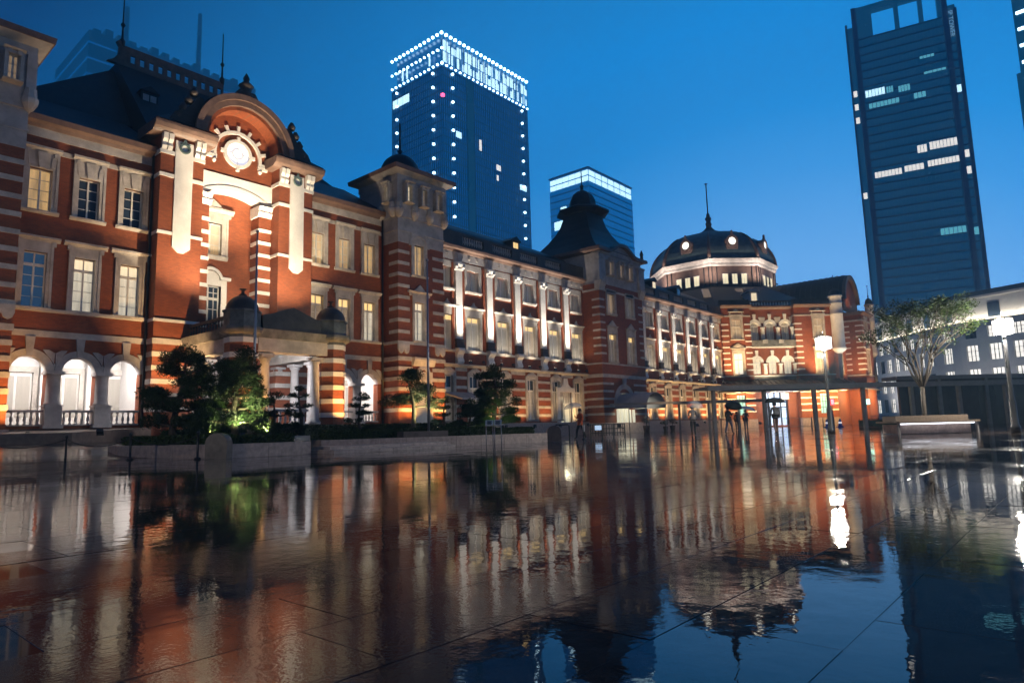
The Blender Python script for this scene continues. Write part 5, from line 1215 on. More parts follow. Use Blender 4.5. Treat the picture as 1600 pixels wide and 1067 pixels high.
# --- pale post-office style block on the right
mat('kitte_wall', (.62, .60, .57), .65, .12, .3, .1, 3)
KT = thing('commercial_building', 'pale cream five-storey building with tall lit windows and a glowing attic', 'building', (-20, 215, 0))
path = [(-52, 236), (-30.5, 209), (-24, 203.5), (-9, 197), (30, 189)]
for (ax, ay), (bx, by) in zip(path, path[1:]):
    L = hypot(bx - ax, by - ay); f_ = (ax, ay, atan2(by - ay, bx - ax))
    ks = []
    n = max(1, int(L / 4.3)); rt2 = random.Random(int(ax * 10))
    wide = L > 35
    ops = []
    for r, (z0, h) in enumerate(((2.5, 4.0), (8.4, 4.0), (14.5, 3.9), (20.2, 2.7))):
        for k in range(n):
            t = L * (k + .5) / n; w = min(2.8, L / n * .64)
            if wide and k % 3 != 1: w = L / n * .86
            ops.append((t - w / 2, t + w / 2, z0, z0 + h)); ks.append((t, w, z0, h, r, k))
    mb = MB(f_)
    for a, b in ((-.0, L),):
        pass
    zs = sorted({0, 24.6, *[o[2] for o in ops], *[o[3] for o in ops]}); ts = sorted({0, L, *[o[0] for o in ops], *[o[1] for o in ops]})
    for a, b in zip(ts, ts[1:]):
        for c, e in zip(zs, zs[1:]):
            if any(o[0] < (a + b) / 2 < o[1] and o[2] < (c + e) / 2 < o[3] for o in ops): continue
            mb.face([mb.p(a, 0, c), mb.p(b, 0, c), mb.p(b, 0, e), mb.p(a, 0, e)])
    for o in ops:
        for (p, q) in (((o[0], o[2]), (o[1], o[2])), ((o[1], o[2]), (o[1], o[3])), ((o[1], o[3]), (o[0], o[3])), ((o[0], o[3]), (o[0], o[2]))):
            mb.face([mb.p(p[0], 0, p[1]), mb.p(q[0], 0, q[1]), mb.p(q[0], -.5, q[1]), mb.p(p[0], -.5, p[1])])
    mb.face([mb.p(0, 0, 24.6), mb.p(L, 0, 24.6), mb.p(L, -1.2, 24.6), mb.p(0, -1.2, 24.6)])
    mb.box(0, L, -8, -1.2, 23, 30.4)
    mb.build('wall', 'kitte_wall', KT)
    MB(f_).box(-.1, L + .1, -1.6, -.9, 30.4, 31.0).build('roof_edge', 'kitte_wall', KT)
    MB(f_).box(0, L, -1.25, -1.2, 31.0, 32.2).build('roof_glass', 'glass_dark', KT)
    for (t, w, z0, h, r, k) in ks:
        dark = rt2.random() < .28
        m_ = 'glass_dark' if dark else 'tower_window_white'
        wd = MB(f_); nb = 2 if w < 2.6 else 3
        for j in range(nb + 1): x = t - w / 2 + w * j / nb; wd.box(max(t - w / 2, x - .07), min(t + w / 2, x + .07), -.5, -.36, z0, z0 + h)
        wd.box(t - w / 2, t + w / 2, -.48, -.38, z0 + h * .62, z0 + h * .62 + .12); wd.box(t - w / 2, t + w / 2, -.48, -.38, z0 + h * .3, z0 + h * .3 + .07)
        wo = wd.build('window', 'iron', KT); MB(f_).box(t - w / 2, t + w / 2, -.6, -.5, z0, z0 + h).build('pane', m_, wo)
    for k in range(max(1, n // 2)):
        t = L * (k + .5) / max(1, n // 2); w = 1.3 if not wide else 3.0
        wo = MB(f_).box(t - w - .1, t + w + .1, -1.2, -1.12, 25.2, 28.8).build('window', 'iron', KT); MB(f_).box(t - w, t - .06, -1.14, -1.1, 25.3, 28.7).box(t + .06, t + w, -1.14, -1.1, 25.3, 28.7).build('pane', 'glass_dark', wo)
    # warm-white wash from the attic ledge
    c_ = wpt(f_, L / 2, -.35, 24.75); up_ = (wpt(f_, L / 2, -1.2, 28.5) - c_)
    l_ = area(c_, up_, .3, L * .96, 30 * L * K, (1, .90, .74), KT)
    l_.rotation_euler = up_.to_track_quat('-Z', 'Y').to_euler()
    zax = -up_.normalized(); yax = Vector((cos(f_[2]), sin(f_[2]), 0)); xax = yax.cross(zax).normalized()
    l_.rotation_euler = Matrix((xax, yax, zax)).transposed().to_euler()
    MB(f_).box(.2, L - .2, -.5, -.25, 24.62, 24.72).build('light_strip', 'lens_warm', KT)
    pm = wpt(f_, L / 2, 9, 1.5)
    spot(pm, wpt(f_, L / 2, 0, 13), 140 * L * K, (.96, .94, 1.0), 120, 1.0, .5, KT)
core = MB(); core.hexa([(x + 1.2, y + 2.6, 0) for x, y in path] + [(30, 240, 0), (-52, 246, 0)], [(x + 1.2, y + 2.6, 23.0) for x, y in path] + [(30, 240, 23.0), (-52, 246, 23.0)])
core.build('core', 'kitte_wall', KT)
# ================================================================== planters and planting
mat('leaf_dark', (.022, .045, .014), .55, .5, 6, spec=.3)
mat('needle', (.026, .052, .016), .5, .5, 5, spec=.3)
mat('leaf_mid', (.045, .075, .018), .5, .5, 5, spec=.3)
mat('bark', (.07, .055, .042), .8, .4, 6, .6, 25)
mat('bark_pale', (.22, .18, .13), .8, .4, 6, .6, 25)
mat('lawn', (.03, .06, .012), .7, .4, 4, .6, 30)
rp_ = random.Random(21)
def planter(name, label, outline, h, cap, soil_z, extra=None):
    cx = sum(p[0] for p in outline) / len(outline); cy_ = sum(p[1] for p in outline) / len(outline)
    T = thing(name, label, 'planter', (cx, cy_, 0))
    def inset(w):
        n = len(outline); res = []
        for i in range(n):
            p0, p1, p2 = Vector(outline[i - 1]), Vector(outline[i]), Vector(outline[(i + 1) % n])
            e1, e2 = (p1 - p0).normalized(), (p2 - p1).normalized(); n1, n2 = Vector((-e1.y, e1.x)), Vector((-e2.y, e2.x))
            b = (n1 + n2); b = b.normalized() * (w / max(.4, b.normalized().dot(n1))) if b.length > 1e-6 else n1 * w
            res.append(p1 + b)
        return res
    ins = inset(.32); n = len(outline)
    # one stone block for each straight run of the kerb wall
    for i in range(n):
        a, b, c, d = Vector(outline[i]), Vector(outline[(i + 1) % n]), ins[(i + 1) % n], ins[i]
        L = (b - a).length; m_ = max(1, round(L / 1.25))
        for k in range(m_):
            u0, u1 = k / m_ + .006 / max(L, .1), (k + 1) / m_ - .006 / max(L, .1)
            q = [a.lerp(b, u0), a.lerp(b, u1), d.lerp(c, u1), d.lerp(c, u0)]
            MB().hexa([(p.x, p.y, -.01) for p in q], [(p.x, p.y, h) for p in q]).build('kerb_stone', 'granite_kerb', T)
    s = MB(); s.hexa([(p.x, p.y, 0) for p in ins], [(p.x, p.y, soil_z) for p in ins]); s.build('soil', 'soil', T)
    return T
def arc(cx, cy_, r, a0, a1, n): return [(cx + r * cos(radians(a0 + (a1 - a0) * k / n)), cy_ + r * sin(radians(a0 + (a1 - a0) * k / n))) for k in range(n + 1)]
o1 = [(-20.0, 9.55), (-20.0, 12.6), (-23.4, 13.2), (-29.6, 14.2)] + [(-30.2, 11.4), (-29.6, 9.9), (-28.4, 9.15), (-26.8, 8.95), (-24.4, 9.2), (-21.6, 9.45)]
planter('stone_planter', 'rounded granite planter with lit pines beside the chained driveway', o1, .42, .05, .36)
o2 = [(-22.0, 14.3), (-20.6, 20.0), (-19.6, 25.0), (-20.4, 25.6), (-29.5, 29.0), (-29.5, 15.5)]
planter('stone_planter', 'long granite planter with cloud-pruned pines before the corner tower', o2, .42, .05, .36)
# rounded end stones
for i, (x, y, r_, lab) in enumerate(((-20.1, 9.5, 155, 'upright round-topped stone at the left planter corner'), (-19.6, 25.5, 70, 'upright round-topped stone at the far end of the long planter'))):
    f_ = fr(x, y, 45 if i else 40)
    st = MB(f_).extr_d([(-.33, 0), (.33, 0), (.33, .46)] + [(.33 * cos(pi * k / 12), .46 + .3 * sin(pi * k / 12)) for k in range(1, 12)] + [(-.33, .46)], -.2, .2).build('end_stone', 'granite_dark'); tag(st, lab, 'stone')
ds = MB().hexa([(-22.2, 12.9, 0), (-22.6, 14.2, 0), (-23.4, 14.2, 0), (-23.0, 12.9, 0)], [(-22.2, 12.9, .62), (-22.6, 14.2, .62), (-23.4, 14.2, .62), (-23.0, 12.9, .62)]).build('dark_stone_block', 'granite_dark'); tag(ds, 'dark block standing for the dark gap between the two planters', 'stone block')  # solid block put in where a dark gap lies between the planters
ds = MB().hexa([(-21.2, 17.6, .05), (-20.7, 19.6, .05), (-21.6, 19.8, .05), (-22.1, 17.8, .05)], [(-21.2, 17.6, .66), (-20.7, 19.6, .66), (-21.6, 19.8, .66), (-22.1, 17.8, .66)]).build('dark_stone_block', 'granite_dark'); tag(ds, 'dark polished block set into the long planter wall below the leaning pine', 'stone block')
# low steps in front
SPW = thing('steps', 'two low paved steps in front of the long planter', 'steps', (-19.6, 16, 0))
for k in range(2):
    for j in range(9):
        y = 12.9 + j * .62 + (k * .3)
        MB().box(-21.0 + 0, -19.1 - k * .7, y + .006, y + .614, .0 + k * .11, .11 + k * .11).build('step_stone', 'granite_kerb', SPW)

def leaf_cloud(mb, centers, n, size, rng, needle=False):
    """scatter small leaf faces through flattened blobs"""
    for (c, r, w) in centers:
        k = int(n * w)
        for _ in range(k):
            while True:
                v = Vector((rng.uniform(-1, 1), rng.uniform(-1, 1), rng.uniform(-1, 1)))
                if v.length <= 1: break
            v *= (.55 + .45 * rng.random()) / max(v.length, .35) * min(1, v.length * 1.35)
            p = Vector((c[0] + v.x * r[0], c[1] + v.y * r[1], c[2] + v.z * r[2]))
            if needle:
                for _j in range(3):
                    d = Vector((rng.gauss(0, 1) + v.x, rng.gauss(0, 1) + v.y, rng.gauss(.55, .7) + v.z)).normalized() * size * rng.uniform(.7, 1.3)
                    s = d.orthogonal().normalized() * size * .14
                    a, b, e = p - s, p + s, p + d
                    mb.face((mb.p(*a), mb.p(*b), mb.p(*e)))
            else:
                d = Vector((rng.gauss(0, 1), rng.gauss(0, 1), rng.gauss(0, .7))).normalized() * size * rng.uniform(.6, 1.25)
                s = d.orthogonal(); s = (Quaternion(d.normalized(), rng.uniform(0, 6.28)) @ s).normalized() * size * .42
                i = [mb.p(*(p - d * .5)), mb.p(*(p + s * .5)), mb.p(*(p + d * .5)), mb.p(*(p - s * .5))]
                mb.face(i)

def pine(label, base, h, spread, pads, lean=(0, 0), seed=1, bark='bark', dens=170, group='pruned pines in the planters', pr=1.0, name='pine_tree'):
    rng = random.Random(seed)
    T = thing(name, label, 'pine tree', base, group)
    b = Vector(base); n = 7; pts = []
    for k in range(n + 1):
        u = k / n; pts.append(b + Vector((lean[0] * u + .13 * h * .25 * sin(u * 5 + seed), lean[1] * u + .13 * h * .25 * cos(u * 4.2 + seed) - .03 * h, h * .93 * u)))
    pts[0] = b - Vector((0, 0, .12))
    tm = MB(); r0 = .045 * h
    tm.tube(pts, [max(.02, r0 * (1 - .8 * k / n)) for k in range(n + 1)], 8)
    cl = []
    for (u, ang, dist, rx, rz) in pads:
        i = min(n - 1, int(u * n)); fr_ = u * n - i
        a = pts[i].lerp(pts[i + 1], fr_)
        e = a + Vector((cos(ang) * dist * spread, sin(ang) * dist * spread, (.06 + .1 * rng.random()) * dist * spread + .02))
        mid = a.lerp(e, .5) + Vector((0, 0, -.06 * dist))
        if dist > .05: tm.tube([a, mid, e], [r0 * .38, r0 * .28, r0 * .14], 5)
        R = rx * pr
        cl.append((e + Vector((0, 0, .04)), (R, R, rz * pr), R * R * 3.2))
        for _ in range(3): cl.append((e + Vector((rng.uniform(-.6, .6) * R, rng.uniform(-.6, .6) * R, rng.uniform(-.1, .35) * rz)), (R * .55, R * .55, rz * .8 * pr), R * R * 1.0))
    tm.build('trunk', bark, T)
    cm = MB(); leaf_cloud(cm, cl, dens, .085, rng, True)
    cm.build('crown', 'needle', T)
    return T
def padset(rng, lv, n, dist, rx, rz, top=True):
    P = []
    for li, u in enumerate(lv):
        for k in range(n): P.append((u, rng.uniform(0, 6.28) if n > 2 else rng.uniform(0, 6.28), dist * (1.05 - .62 * (u - lv[0]) / max(.01, (1 - lv[0]))) * rng.uniform(.75, 1.15), rx * rng.uniform(.8, 1.2) * (1.1 - .4 * u), rz * rng.uniform(.8, 1.2)))
    if top: P.append((1.0, 0, 0.05, rx * .9, rz * 1.25))
    return P
g_ = 'pruned pines in the planters'
r1 = random.Random(31)
pine('tall shadowed pine with layered crown at the left end of the first planter', (-24.6, 10.15, .36), 3.5, 1.0, padset(r1, (.22, .38, .52, .66, .8, .92), 5, 1.05, .50, .26), (0.1, .1), 3, dens=430)
pine('bushy pine lit yellow-green from below beside the first flagpole', (-22.6, 11.35, .36), 3.3, 1.0, padset(r1, (.12, .25, .4, .55, .7, .85), 6, 1.0, .50, .28), (.0, .15), 8, dens=430)
pine('low spreading pine just right of the yellow-lit one, dark against the porch', (-23.4, 13.05, .3), 1.9, 1.0, padset(r1, (.3, .6, .85), 4, .75, .34, .12), (0, .2), 5, dens=300)
pine('small dark pine with flat tiers in front of the porch pillar', (-27.2, 16.6, .36), 2.5, .8, padset(r1, (.25, .45, .65, .85), 3, .8, .28, .1), (.1, 0), 12, dens=300)
pine('slender dark pine with five flat tiers in front of the round-arched doorway', (-25.6, 18.75, .36), 2.15, .8, padset(r1, (.2, .38, .56, .74, .9), 3, .62, .27, .09), (.05, 0), 14, dens=300)
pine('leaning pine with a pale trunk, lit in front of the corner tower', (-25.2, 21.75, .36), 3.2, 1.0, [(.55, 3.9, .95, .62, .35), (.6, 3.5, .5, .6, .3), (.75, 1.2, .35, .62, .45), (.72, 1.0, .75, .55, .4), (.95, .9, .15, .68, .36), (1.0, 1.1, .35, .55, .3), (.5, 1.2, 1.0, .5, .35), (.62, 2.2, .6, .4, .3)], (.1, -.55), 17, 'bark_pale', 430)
pine('thin dark pine with separate flat tiers left of the large one', (-24.9, 23.4, .36), 2.0, .75, padset(r1, (.18, .36, .55, .74, .92), 3, .68, .24, .08), (.0, .1), 20, dens=300)
pine('broad dark pine with a rounded crown at the right end of the long planter', (-22.9, 25.0, .36), 3.5, 1.05, padset(r1, (.18, .32, .46, .6, .74, .88), 5, 1.15, .46, .24), (.0, .0), 23, dens=420)
pine('low dark pine branch cluster left of the broad one', (-22.8, 23.0, .34), 1.7, .95, padset(r1, (.35, .6, .85), 4, .7, .34, .15), (.1, 0), 29, dens=320)
# clipped hedges
def hedge(label, poly, z0, h, seed, dens=900):
    rng = random.Random(seed); xs = [p[0] for p in poly]; ys = [p[1] for p in poly]
    T = thing('hedge', label, 'hedge', (sum(xs) / len(xs), sum(ys) / len(ys), z0), 'clipped hedges')
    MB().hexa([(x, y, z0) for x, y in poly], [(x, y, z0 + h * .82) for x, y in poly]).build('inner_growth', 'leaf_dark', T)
    def inside(x, y):
        c = False; n = len(poly); j = n - 1
        for i in range(n):
            if ((poly[i][1] > y) != (poly[j][1] > y)) and x < (poly[j][0] - poly[i][0]) * (y - poly[i][1]) / (poly[j][1] - poly[i][1]) + poly[i][0]: c = not c
            j = i
        return c
    mb = MB(); n = 0; area_ = (max(xs) - min(xs)) * (max(ys) - min(ys))
    for _ in range(int(area_ * dens)):
        x, y = rng.uniform(min(xs), max(xs)), rng.uniform(min(ys), max(ys))
        if not inside(x, y): continue
        z = z0 + h * (.8 + .2 * rng.random()) + .03 * sin(x * 3) * cos(y * 2.6)
        d = Vector((rng.gauss(0, 1), rng.gauss(0, 1), rng.gauss(.3, .6))).normalized() * .06; s = d.orthogonal().normalized() * .03; p = Vector((x, y, z))
        mb.face([mb.p(*(p - d)), mb.p(*(p + s)), mb.p(*(p + d)), mb.p(*(p - s))])
    nP = len(poly)
    for i in range(nP):
        a, b = Vector((*poly[i], 0)), Vector((*poly[(i + 1) % nP], 0)); L = (b - a).length
        for _ in range(int(L * h * dens * 1.2)):
            p = a.lerp(b, rng.random()) + Vector((rng.gauss(0, .03), rng.gauss(0, .03), z0 + h * rng.random()))
            d = Vector((rng.gauss(0, 1), rng.gauss(0, 1), rng.gauss(.2, .6))).normalized() * .06; s = d.orthogonal().normalized() * .03
            mb.face([mb.p(*(p - d)), mb.p(*(p + s)), mb.p(*(p + d)), mb.p(*(p - s))])
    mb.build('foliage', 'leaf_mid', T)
hedge('low clipped hedge curving along the left planter edge', [(-21.2, 9.95), (-21.0, 10.4), (-23.6, 10.2), (-27.6, 10.0), (-28.6, 10.8), (-29.4, 10.7), (-28.2, 9.6), (-26.6, 9.4), (-24.0, 9.6)], .36, .36, 41)
hedge('low clipped hedge along the front of the first planter, right of the end stone', [(-20.45, 10.2), (-20.45, 12.2), (-21.2, 12.4), (-21.2, 10.2)], .36, .3, 42)
hedge('long low hedge behind the front wall of the second planter', [(-22.6, 14.8), (-21.1, 20.2), (-20.6, 22.2), (-22.0, 22.6), (-23.6, 15.2)], .36, .42, 43, 700)
hedge('sloping grassy mound of clipped shrubs under the broad dark pine', [(-20.5, 22.4), (-20.1, 24.6), (-22.6, 25.8), (-23.6, 23.4)], .36, .34, 44, 700)
hedge('dark shrub strip at the back of the first planter', [(-26, 11.4), (-24.4, 12.6), (-28.4, 13.4), (-28.8, 11.2)], .36, .6, 45, 420)
hedge('dark shrub strip at the back of the long planter', [(-26.2, 16.2), (-25.4, 27.0), (-28.8, 28.0), (-28.8, 16.2)], .36, .7, 46, 300)
# garden uplights
gg = 'garden uplights under the pines'
for loc, tgt, pw, c in (((-21.6, 11.0, .72), (-22.6, 11.2, 2.6), 130, (.95, 1.0, .42)), ((-21.7, 12.0, .72), (-22.6, 11.6, 2.2), 120, (1, .95, .40)), ((-22.6, 10.3, .72), (-23.2, 11.0, 1.8), 60, (.95, 1, .45)), ((-24.2, 22.3, .82), (-25.3, 21.9, 2.8), 120, (1, .95, .45)), ((-21.2, 23.6, .78), (-22.2, 24.2, 1.2), 22, (.8, 1, .35))):
    floodlight(loc, tgt, pw * 5, c, 110, nth('e') + ' small black garden uplight on the soil under the pines', gg, 1.0, .6)

# ================================================================== poles, chains, boards
for (x, y, h, lab) in ((-23.3, 12.25, 8.3, 'thin grey flagpole in front of the porch'), (-21.3, 19.05, 8.0, 'thin grey flagpole in front of the corner tower')):
    T = thing('flagpole', lab, 'flagpole', (x, y, .0))
    MB().tube([(x, y, .0), (x, y, h * .5), (x, y, h)], [.055, .05, .03], 10).build('pole', 'pole_grey', T); MB().lathe(x, y, [(.02, h), (.07, h + .05), (.05, h + .12), (.01, h + .14)], 10).build('truck', 'pole_grey', T); MB().lathe(x, y, [(.12, 0), (.12, .1), (.06, .14)], 10).build('base', 'iron', T)
posts = [(-30.6, 5.6), (-26.3, 7.2), (-23.3, 8.15), (-20.4, 9.0)]
for i, (x, y) in enumerate(posts):
    lab = ('chain post at the far left by the driveway', 'iron chain post in front of the left arcade arches', 'iron chain post in front of the rounded planter', 'iron chain post beside the upright end stone')[i]
    o = MB().lathe(x, y, [(.1, 0), (.1, .04), (.035, .07), (.03, .74), (.045, .76), (.05, .8), (.03, .84), (.01, .85)], 10).build('chain_post', 'iron'); tag(o, lab, 'post', 'driveway chain posts')
for i, (a, b) in enumerate(zip(posts, posts[1:])):
    pts = [(a[0] + (b[0] - a[0]) * k / 14, a[1] + (b[1] - a[1]) * k / 14, .70 - .26 * (1 - (2 * k / 14 - 1) ** 2)) for k in range(15)]
    o = MB().tube(pts, .016, 5).build('chain', 'iron'); tag(o, ('slack chain between the two leftmost driveway posts', 'slack chain across the driveway mouth before the arches', 'slack chain before the rounded planter')[i], 'chain', 'driveway chains')
# raised kerb of the entrance platform at far left
tag(MB().hexa([(-34.2, -2, .5), (-33.6, 9.4, .5), (-36.2, 13.6, .5), (-37.8, 13.6, .5), (-37.8, -2, .5)], [(-34.2, -2, 1.0), (-33.6, 9.4, 1.0), (-36.2, 13.6, 1.22), (-37.8, 13.6, 1.22), (-37.8, -2, 1.02)]).build('entrance_platform', 'granite_dark'), 'dark stone platform running along the foot of the left arcade', 'platform')
mat('board_face', (.75, .70, .60), .8, .12, 8)
mat('ink', (.03, .03, .03), .6)
for i, (x, y) in enumerate(((-12.32, 13.2), (-12.16, 13.36))):
    T = thing('information_board', ('left of two small slanted information boards on thin legs', 'right of two small slanted information boards on thin legs')[i], 'sign', (x, y, 0))
    f_ = fr(x, y, 40)
    for t in (-.09, .09): MB().tube([wpt(f_, t, 0, 0), wpt(f_, t, 0, .78)], .013, 6).build('leg', 'pole_grey', T)
    MB(f_).hexa([(-.105, .09, .74), (.105, .09, .74), (.105, -.09, .88), (-.105, -.09, .88)], [(-.105, .1, .765), (.105, .1, .765), (.105, -.08, .905), (-.105, -.08, .905)]).build('panel', 'board_face', T)
    pr = MB(f_)
    for k in range(4):
        u = .2 + k * .18; d = .1 - .18 * u; z = .765 + .14 * u + .002; w = .07 if (k % 2) else .055
        pr.hexa([(-w, d + .01, z - .006), (w, d + .01, z - .006), (w, d - .01, z + .010), (-w, d - .01, z + .010)], [(-w, d + .01, z - .004), (w, d + .01, z - .004), (w, d - .01, z + .012), (-w, d - .01, z + .012)])
    pr.build('print', 'ink', T)
# dark barriers by the far planter end
T = thing('bicycle_stand', 'dark bent-tube stand beside the round-topped stone', 'stand', (-20.6, 27.6, 0))
MB().tube([(-20.9, 27.3, 0), (-20.9, 27.3, .72), (-20.85, 27.36, .8), (-20.45, 27.8, .8), (-20.4, 27.86, .72), (-20.4, 27.86, 0)], .035, 8).build('tube', 'iron', T)
T = thing('post', 'slim dark post in front of the lit doorway', 'post', (-20.6, 29.4, 0)); MB().tube([(-20.6, 29.4, 0), (-20.6, 29.4, 1.0)], .025, 8).build('shaft', 'iron', T); MB().lathe(-20.6, 29.4, [(.1, 0), (.1, .03), (.04, .05)], 10).build('base', 'iron', T)
T = thing('barrier', 'dark slatted barrier with a small lit panel right of the orange jacket', 'barrier', (-22, 33.8, 0))
f_ = fr(-22.6, 33.0, 50)
for t in (0, .7, 1.4, 2.1): MB(f_).box(t - .03, t + .03, -.03, .03, 0, .82).build('upright', 'iron', T)
for z in (.25, .5, .76): MB(f_).box(-.03, 2.13, -.02, .02, z, z + .05).build('rail', 'iron', T)
for k in range(12): MB(f_).box(.1 + k * .17, .14 + k * .17, -.012, .012, .1, .76).build('slat', 'iron', T)
mat('screen_blue', (.5, .7, 1), .3, emit=(.55, .75, 1.0), estr=.6, sample='NONE')
MB(f_).box(.25, .65, .03, .06, .45, .72).build('lit_panel', 'screen_blue', T)

# ================================================================== lamps
def street_lamp(label, x, y, h, rz, pw=2200):
    T = thing('street_lamp', label, 'street lamp', (x, y, 0), 'plaza lamps')
    MB().lathe(x, y, [(.17, 0), (.17, .25), (.13, .3), (.115, 1.2), (.085, 1.3), (.06, h - .1), (.05, h), (.12, h + .04), (.12, h + .06)], 12).build('post', 'iron', T)
    f_ = fr(x, y, rz)
    for t in (-.145, .145):
        for d in (-.145, .145):
            for zz in (0, .29): MB(f_).box(t - .125, t + .125, d - .125, d + .125, h + .08 + zz, h + .335 + zz).build('lamp_glass', 'lamp_white', T)
    cg = MB(f_)
    for t in (-.28, 0, .28): 
        for d in (-.28, 0, .28): cg.box(t - .012, t + .012, d - .012, d + .012, h + .06, h + .68)
    cg.box(-.29, .29, -.29, .29, h + .06, h + .078); cg.box(-.29, .29, -.29, .29, h + .68, h + .70)
    cg.build('lantern_cage', 'iron', T); MB().tube([(x, y, h + .7), (x, y, h + 1.0)], .012, 6).build('spike', 'iron', T)
    point((x, y, h - .1), pw, (1, .93, .8), .25, T); point((x, y, h + .95), 500, (1, .93, .8), .2, T)
street_lamp('lit square-lantern street lamp in front of the domed block', -9.64, 34.45, 4.05, 40)
street_lamp('added unseen square-lantern street lamp left of the picture, lighting the planters', -15.0, -3.5, 3.9, 30, 1000)  # added out of view to give the planters neutral light
street_lamp('lit square-lantern street lamp near the right picture edge', -2.33, 32.1, 3.75, 20)

# ================================================================== lit bench and tree
mat('bench_wood', (.16, .12, .09), .45, .3, 5, stretch=(1, 12, 1))
mat('led', (1, 1, 1), .4, emit=(.86, .9, 1.0), estr=3.0)
bf = fr(-5.4, 32.9, 40)
T = thing('bench', 'long wooden bench planter lit by a white strip underneath', 'bench', (-5.2, 33.0, 0))
for k in range(6): MB(bf).box(-1.65, 1.65, -.9 + k * .31, -.62 + k * .31, .46, .54).build('seat_slat', 'bench_wood', T)
MB(bf).box(-1.5, 1.5, -.62, .42, .54, .76).build('planter_box', 'bench_wood', T)
MB(bf).box(-1.45, 1.45, -.75, .60, .02, .40).build('plinth', 'granite_kerb', T)
MB(bf).box(-1.5, 1.5, .73, .79, .40, .445).build('light_strip', 'led', T)
for t in (-1.6, 1.6): MB(bf).box(t - .03, t + .03, .70, .84, 0, .46).build('leg', 'steel_grey', T)
def broad_tree(label, base, h, seed):
    rng = random.Random(seed); T = thing('plane_tree', label, 'tree', base)
    tm = MB(); b = Vector(base); tips = []
    fork = b + Vector((.02, .02, h * .26))
    tm.tube([b - Vector((0, 0, .2)), b + Vector((0, 0, h * .12)), fork], [.105, .09, .085], 10)
    def grow(p, d, L, r, lv):
        q = p + d * L * .5 + Vector((rng.gauss(0, .05), rng.gauss(0, .05), 0)); e = p + d * L
        tm.tube([p, q, e], [r, r * .8, r * .55], 6 if lv < 2 else 4)
        if lv >= 3: tips.append((q, .6)); tips.append((e, 1.0)); return
        for k in range(3 if lv else 3):
            nd = (d + Vector((rng.gauss(0, .34), rng.gauss(0, .34), rng.uniform(-.12, .25)))).normalized(); grow(e if k else q.lerp(e, .6), nd, L * rng.uniform(.6, .86), r * .55, lv + 1)
        if lv >= 1: tips.append((e, .8)); tips.append((q, .5))
    for k in range(8):
        a = k * 2 * pi / 8 + rng.uniform(-.25, .25); sp = rng.uniform(.1, .46)
        grow(fork - Vector((0, 0, rng.uniform(0, .15))), Vector((cos(a) * sp, sin(a) * sp, 1)).normalized(), h * .26 * rng.uniform(.9, 1.15), .055, 0)
    tm.build('trunk', 'bark', T)
    cl = []
    for p, w in tips:
        if rng.random() < .36: cl.append((p, (.30, .30, .2), .62 * w))
    for p, w in tips:
        hgt = (p.z - b.z) / h
        if hgt > .8 and rng.random() < .2: cl.append((p, (.28, .28, .2), .7 * w))
    cm = MB(); leaf_cloud(cm, cl, 62, .115, rng); cm.build('crown', 'leaf_mid', T)
broad_tree('young half-bare spreading tree growing from the lit bench', (-5.5, 33.35, .5), 5.7, 6)

# ================================================================== covered walkway, screens, shelter
WK_ = fr(-21.6, 47.6, 47)
T = thing('covered_walkway', 'long flat-roofed grey walkway on square posts crossing before the domed block', 'walkway', (-14, 56, 0))
for k in range(7):
    t = 0.2 + k * 4.0
    for d in (0,): MB(WK_).box(t - .13, t + .13, d - .13, d + .13, 0, 3.2).build('post', 'steel_grey', T)
MB(WK_).box(-.6, 30, -1.9, 1.0, 3.2, 3.36).build('roof', 'steel_grey', T)
MB(WK_).box(-.6, 30, .9, 1.06, 3.05, 3.42).build('fascia', 'steel_grey', T)
for k in range(4): MB(WK_).box(1 + k * 7, 1.5 + k * 7, -.2, .2, 3.16, 3.2).build('downlight', 'lamp_warm', T)
T = thing('glass_canopy', 'low glass canopy with thin grey posts left of the walkway', 'canopy', (-27, 46, 0))
GC = fr(-31.5, 53.5, 33)
for k in range(4):
    t = 3.8 + k * 2.6; MB(GC).box(t - .09, t + .09, -.09, .09, 0, 2.5).build('post', 'steel_grey', T)
mat('canopy_glass', (.25, .28, .3), .15, alpha=.55)
MB(GC).box(3.5, 12.4, -1.2, .9, 2.62, 2.68).build('roof_glass', 'canopy_glass', T)
MB(GC).box(-2.4, 12.4, .86, .98, 2.5, 2.7).build('beam', 'steel_grey', T); MB(GC).box(3.4, 12.4, -1.25, -1.15, 2.5, 2.7).build('beam', 'steel_grey', T)
mat('hoarding', (.055, .05, .055), .35, .3, 1.5)
HB = fr(-12.6, 66.0, 43)
T = thing('screen_wall', 'dark panelled screen wall behind the young tree', 'wall', (-8, 71, 0))
for k in range(8): MB(HB).box(k * 1.42, k * 1.42 + 1.40, -.3, 0, 0, 4.0).build('panel', 'hoarding', T)
MB(HB).box(-.4, 24, -1.8, .5, 4.0, 4.3).build('roof', 'steel_grey', T)
for t in (3.4, 7.6, 12.6, 17.6): MB(HB).box(t - .14, t + .14, .1, .38, 0, 4.0).build('post', 'steel_grey', T)
mat('blue_neon', (.2, .5, 1), .4, emit=(.12, .42, 1.0), estr=2.5, sample='NONE')
MB(HB).box(11.4, 11.52, .02, .12, 0, 4.0).build('neon_edge', 'blue_neon', T)
T = thing('shop_pavilion', 'low brown shop with a lit window row at the right edge', 'shop', (0, 78, 0))
SB = fr(-3.5, 73.0, 40)
MB(SB).box(0, 16, -5, 0, 0, 3.9).build('wall', 'granite_dark', T)
for k, (a, b, m_) in enumerate(((.3, 1.0, 'pane_white'), (1.1, 1.9, 'pane_white'), (2.3, 4.2, 'pane_warm'), (4.5, 5.3, 'pane_white'))): MB(SB).box(a, b, .0, .05, 1.5, 2.9).build('window', m_, T)
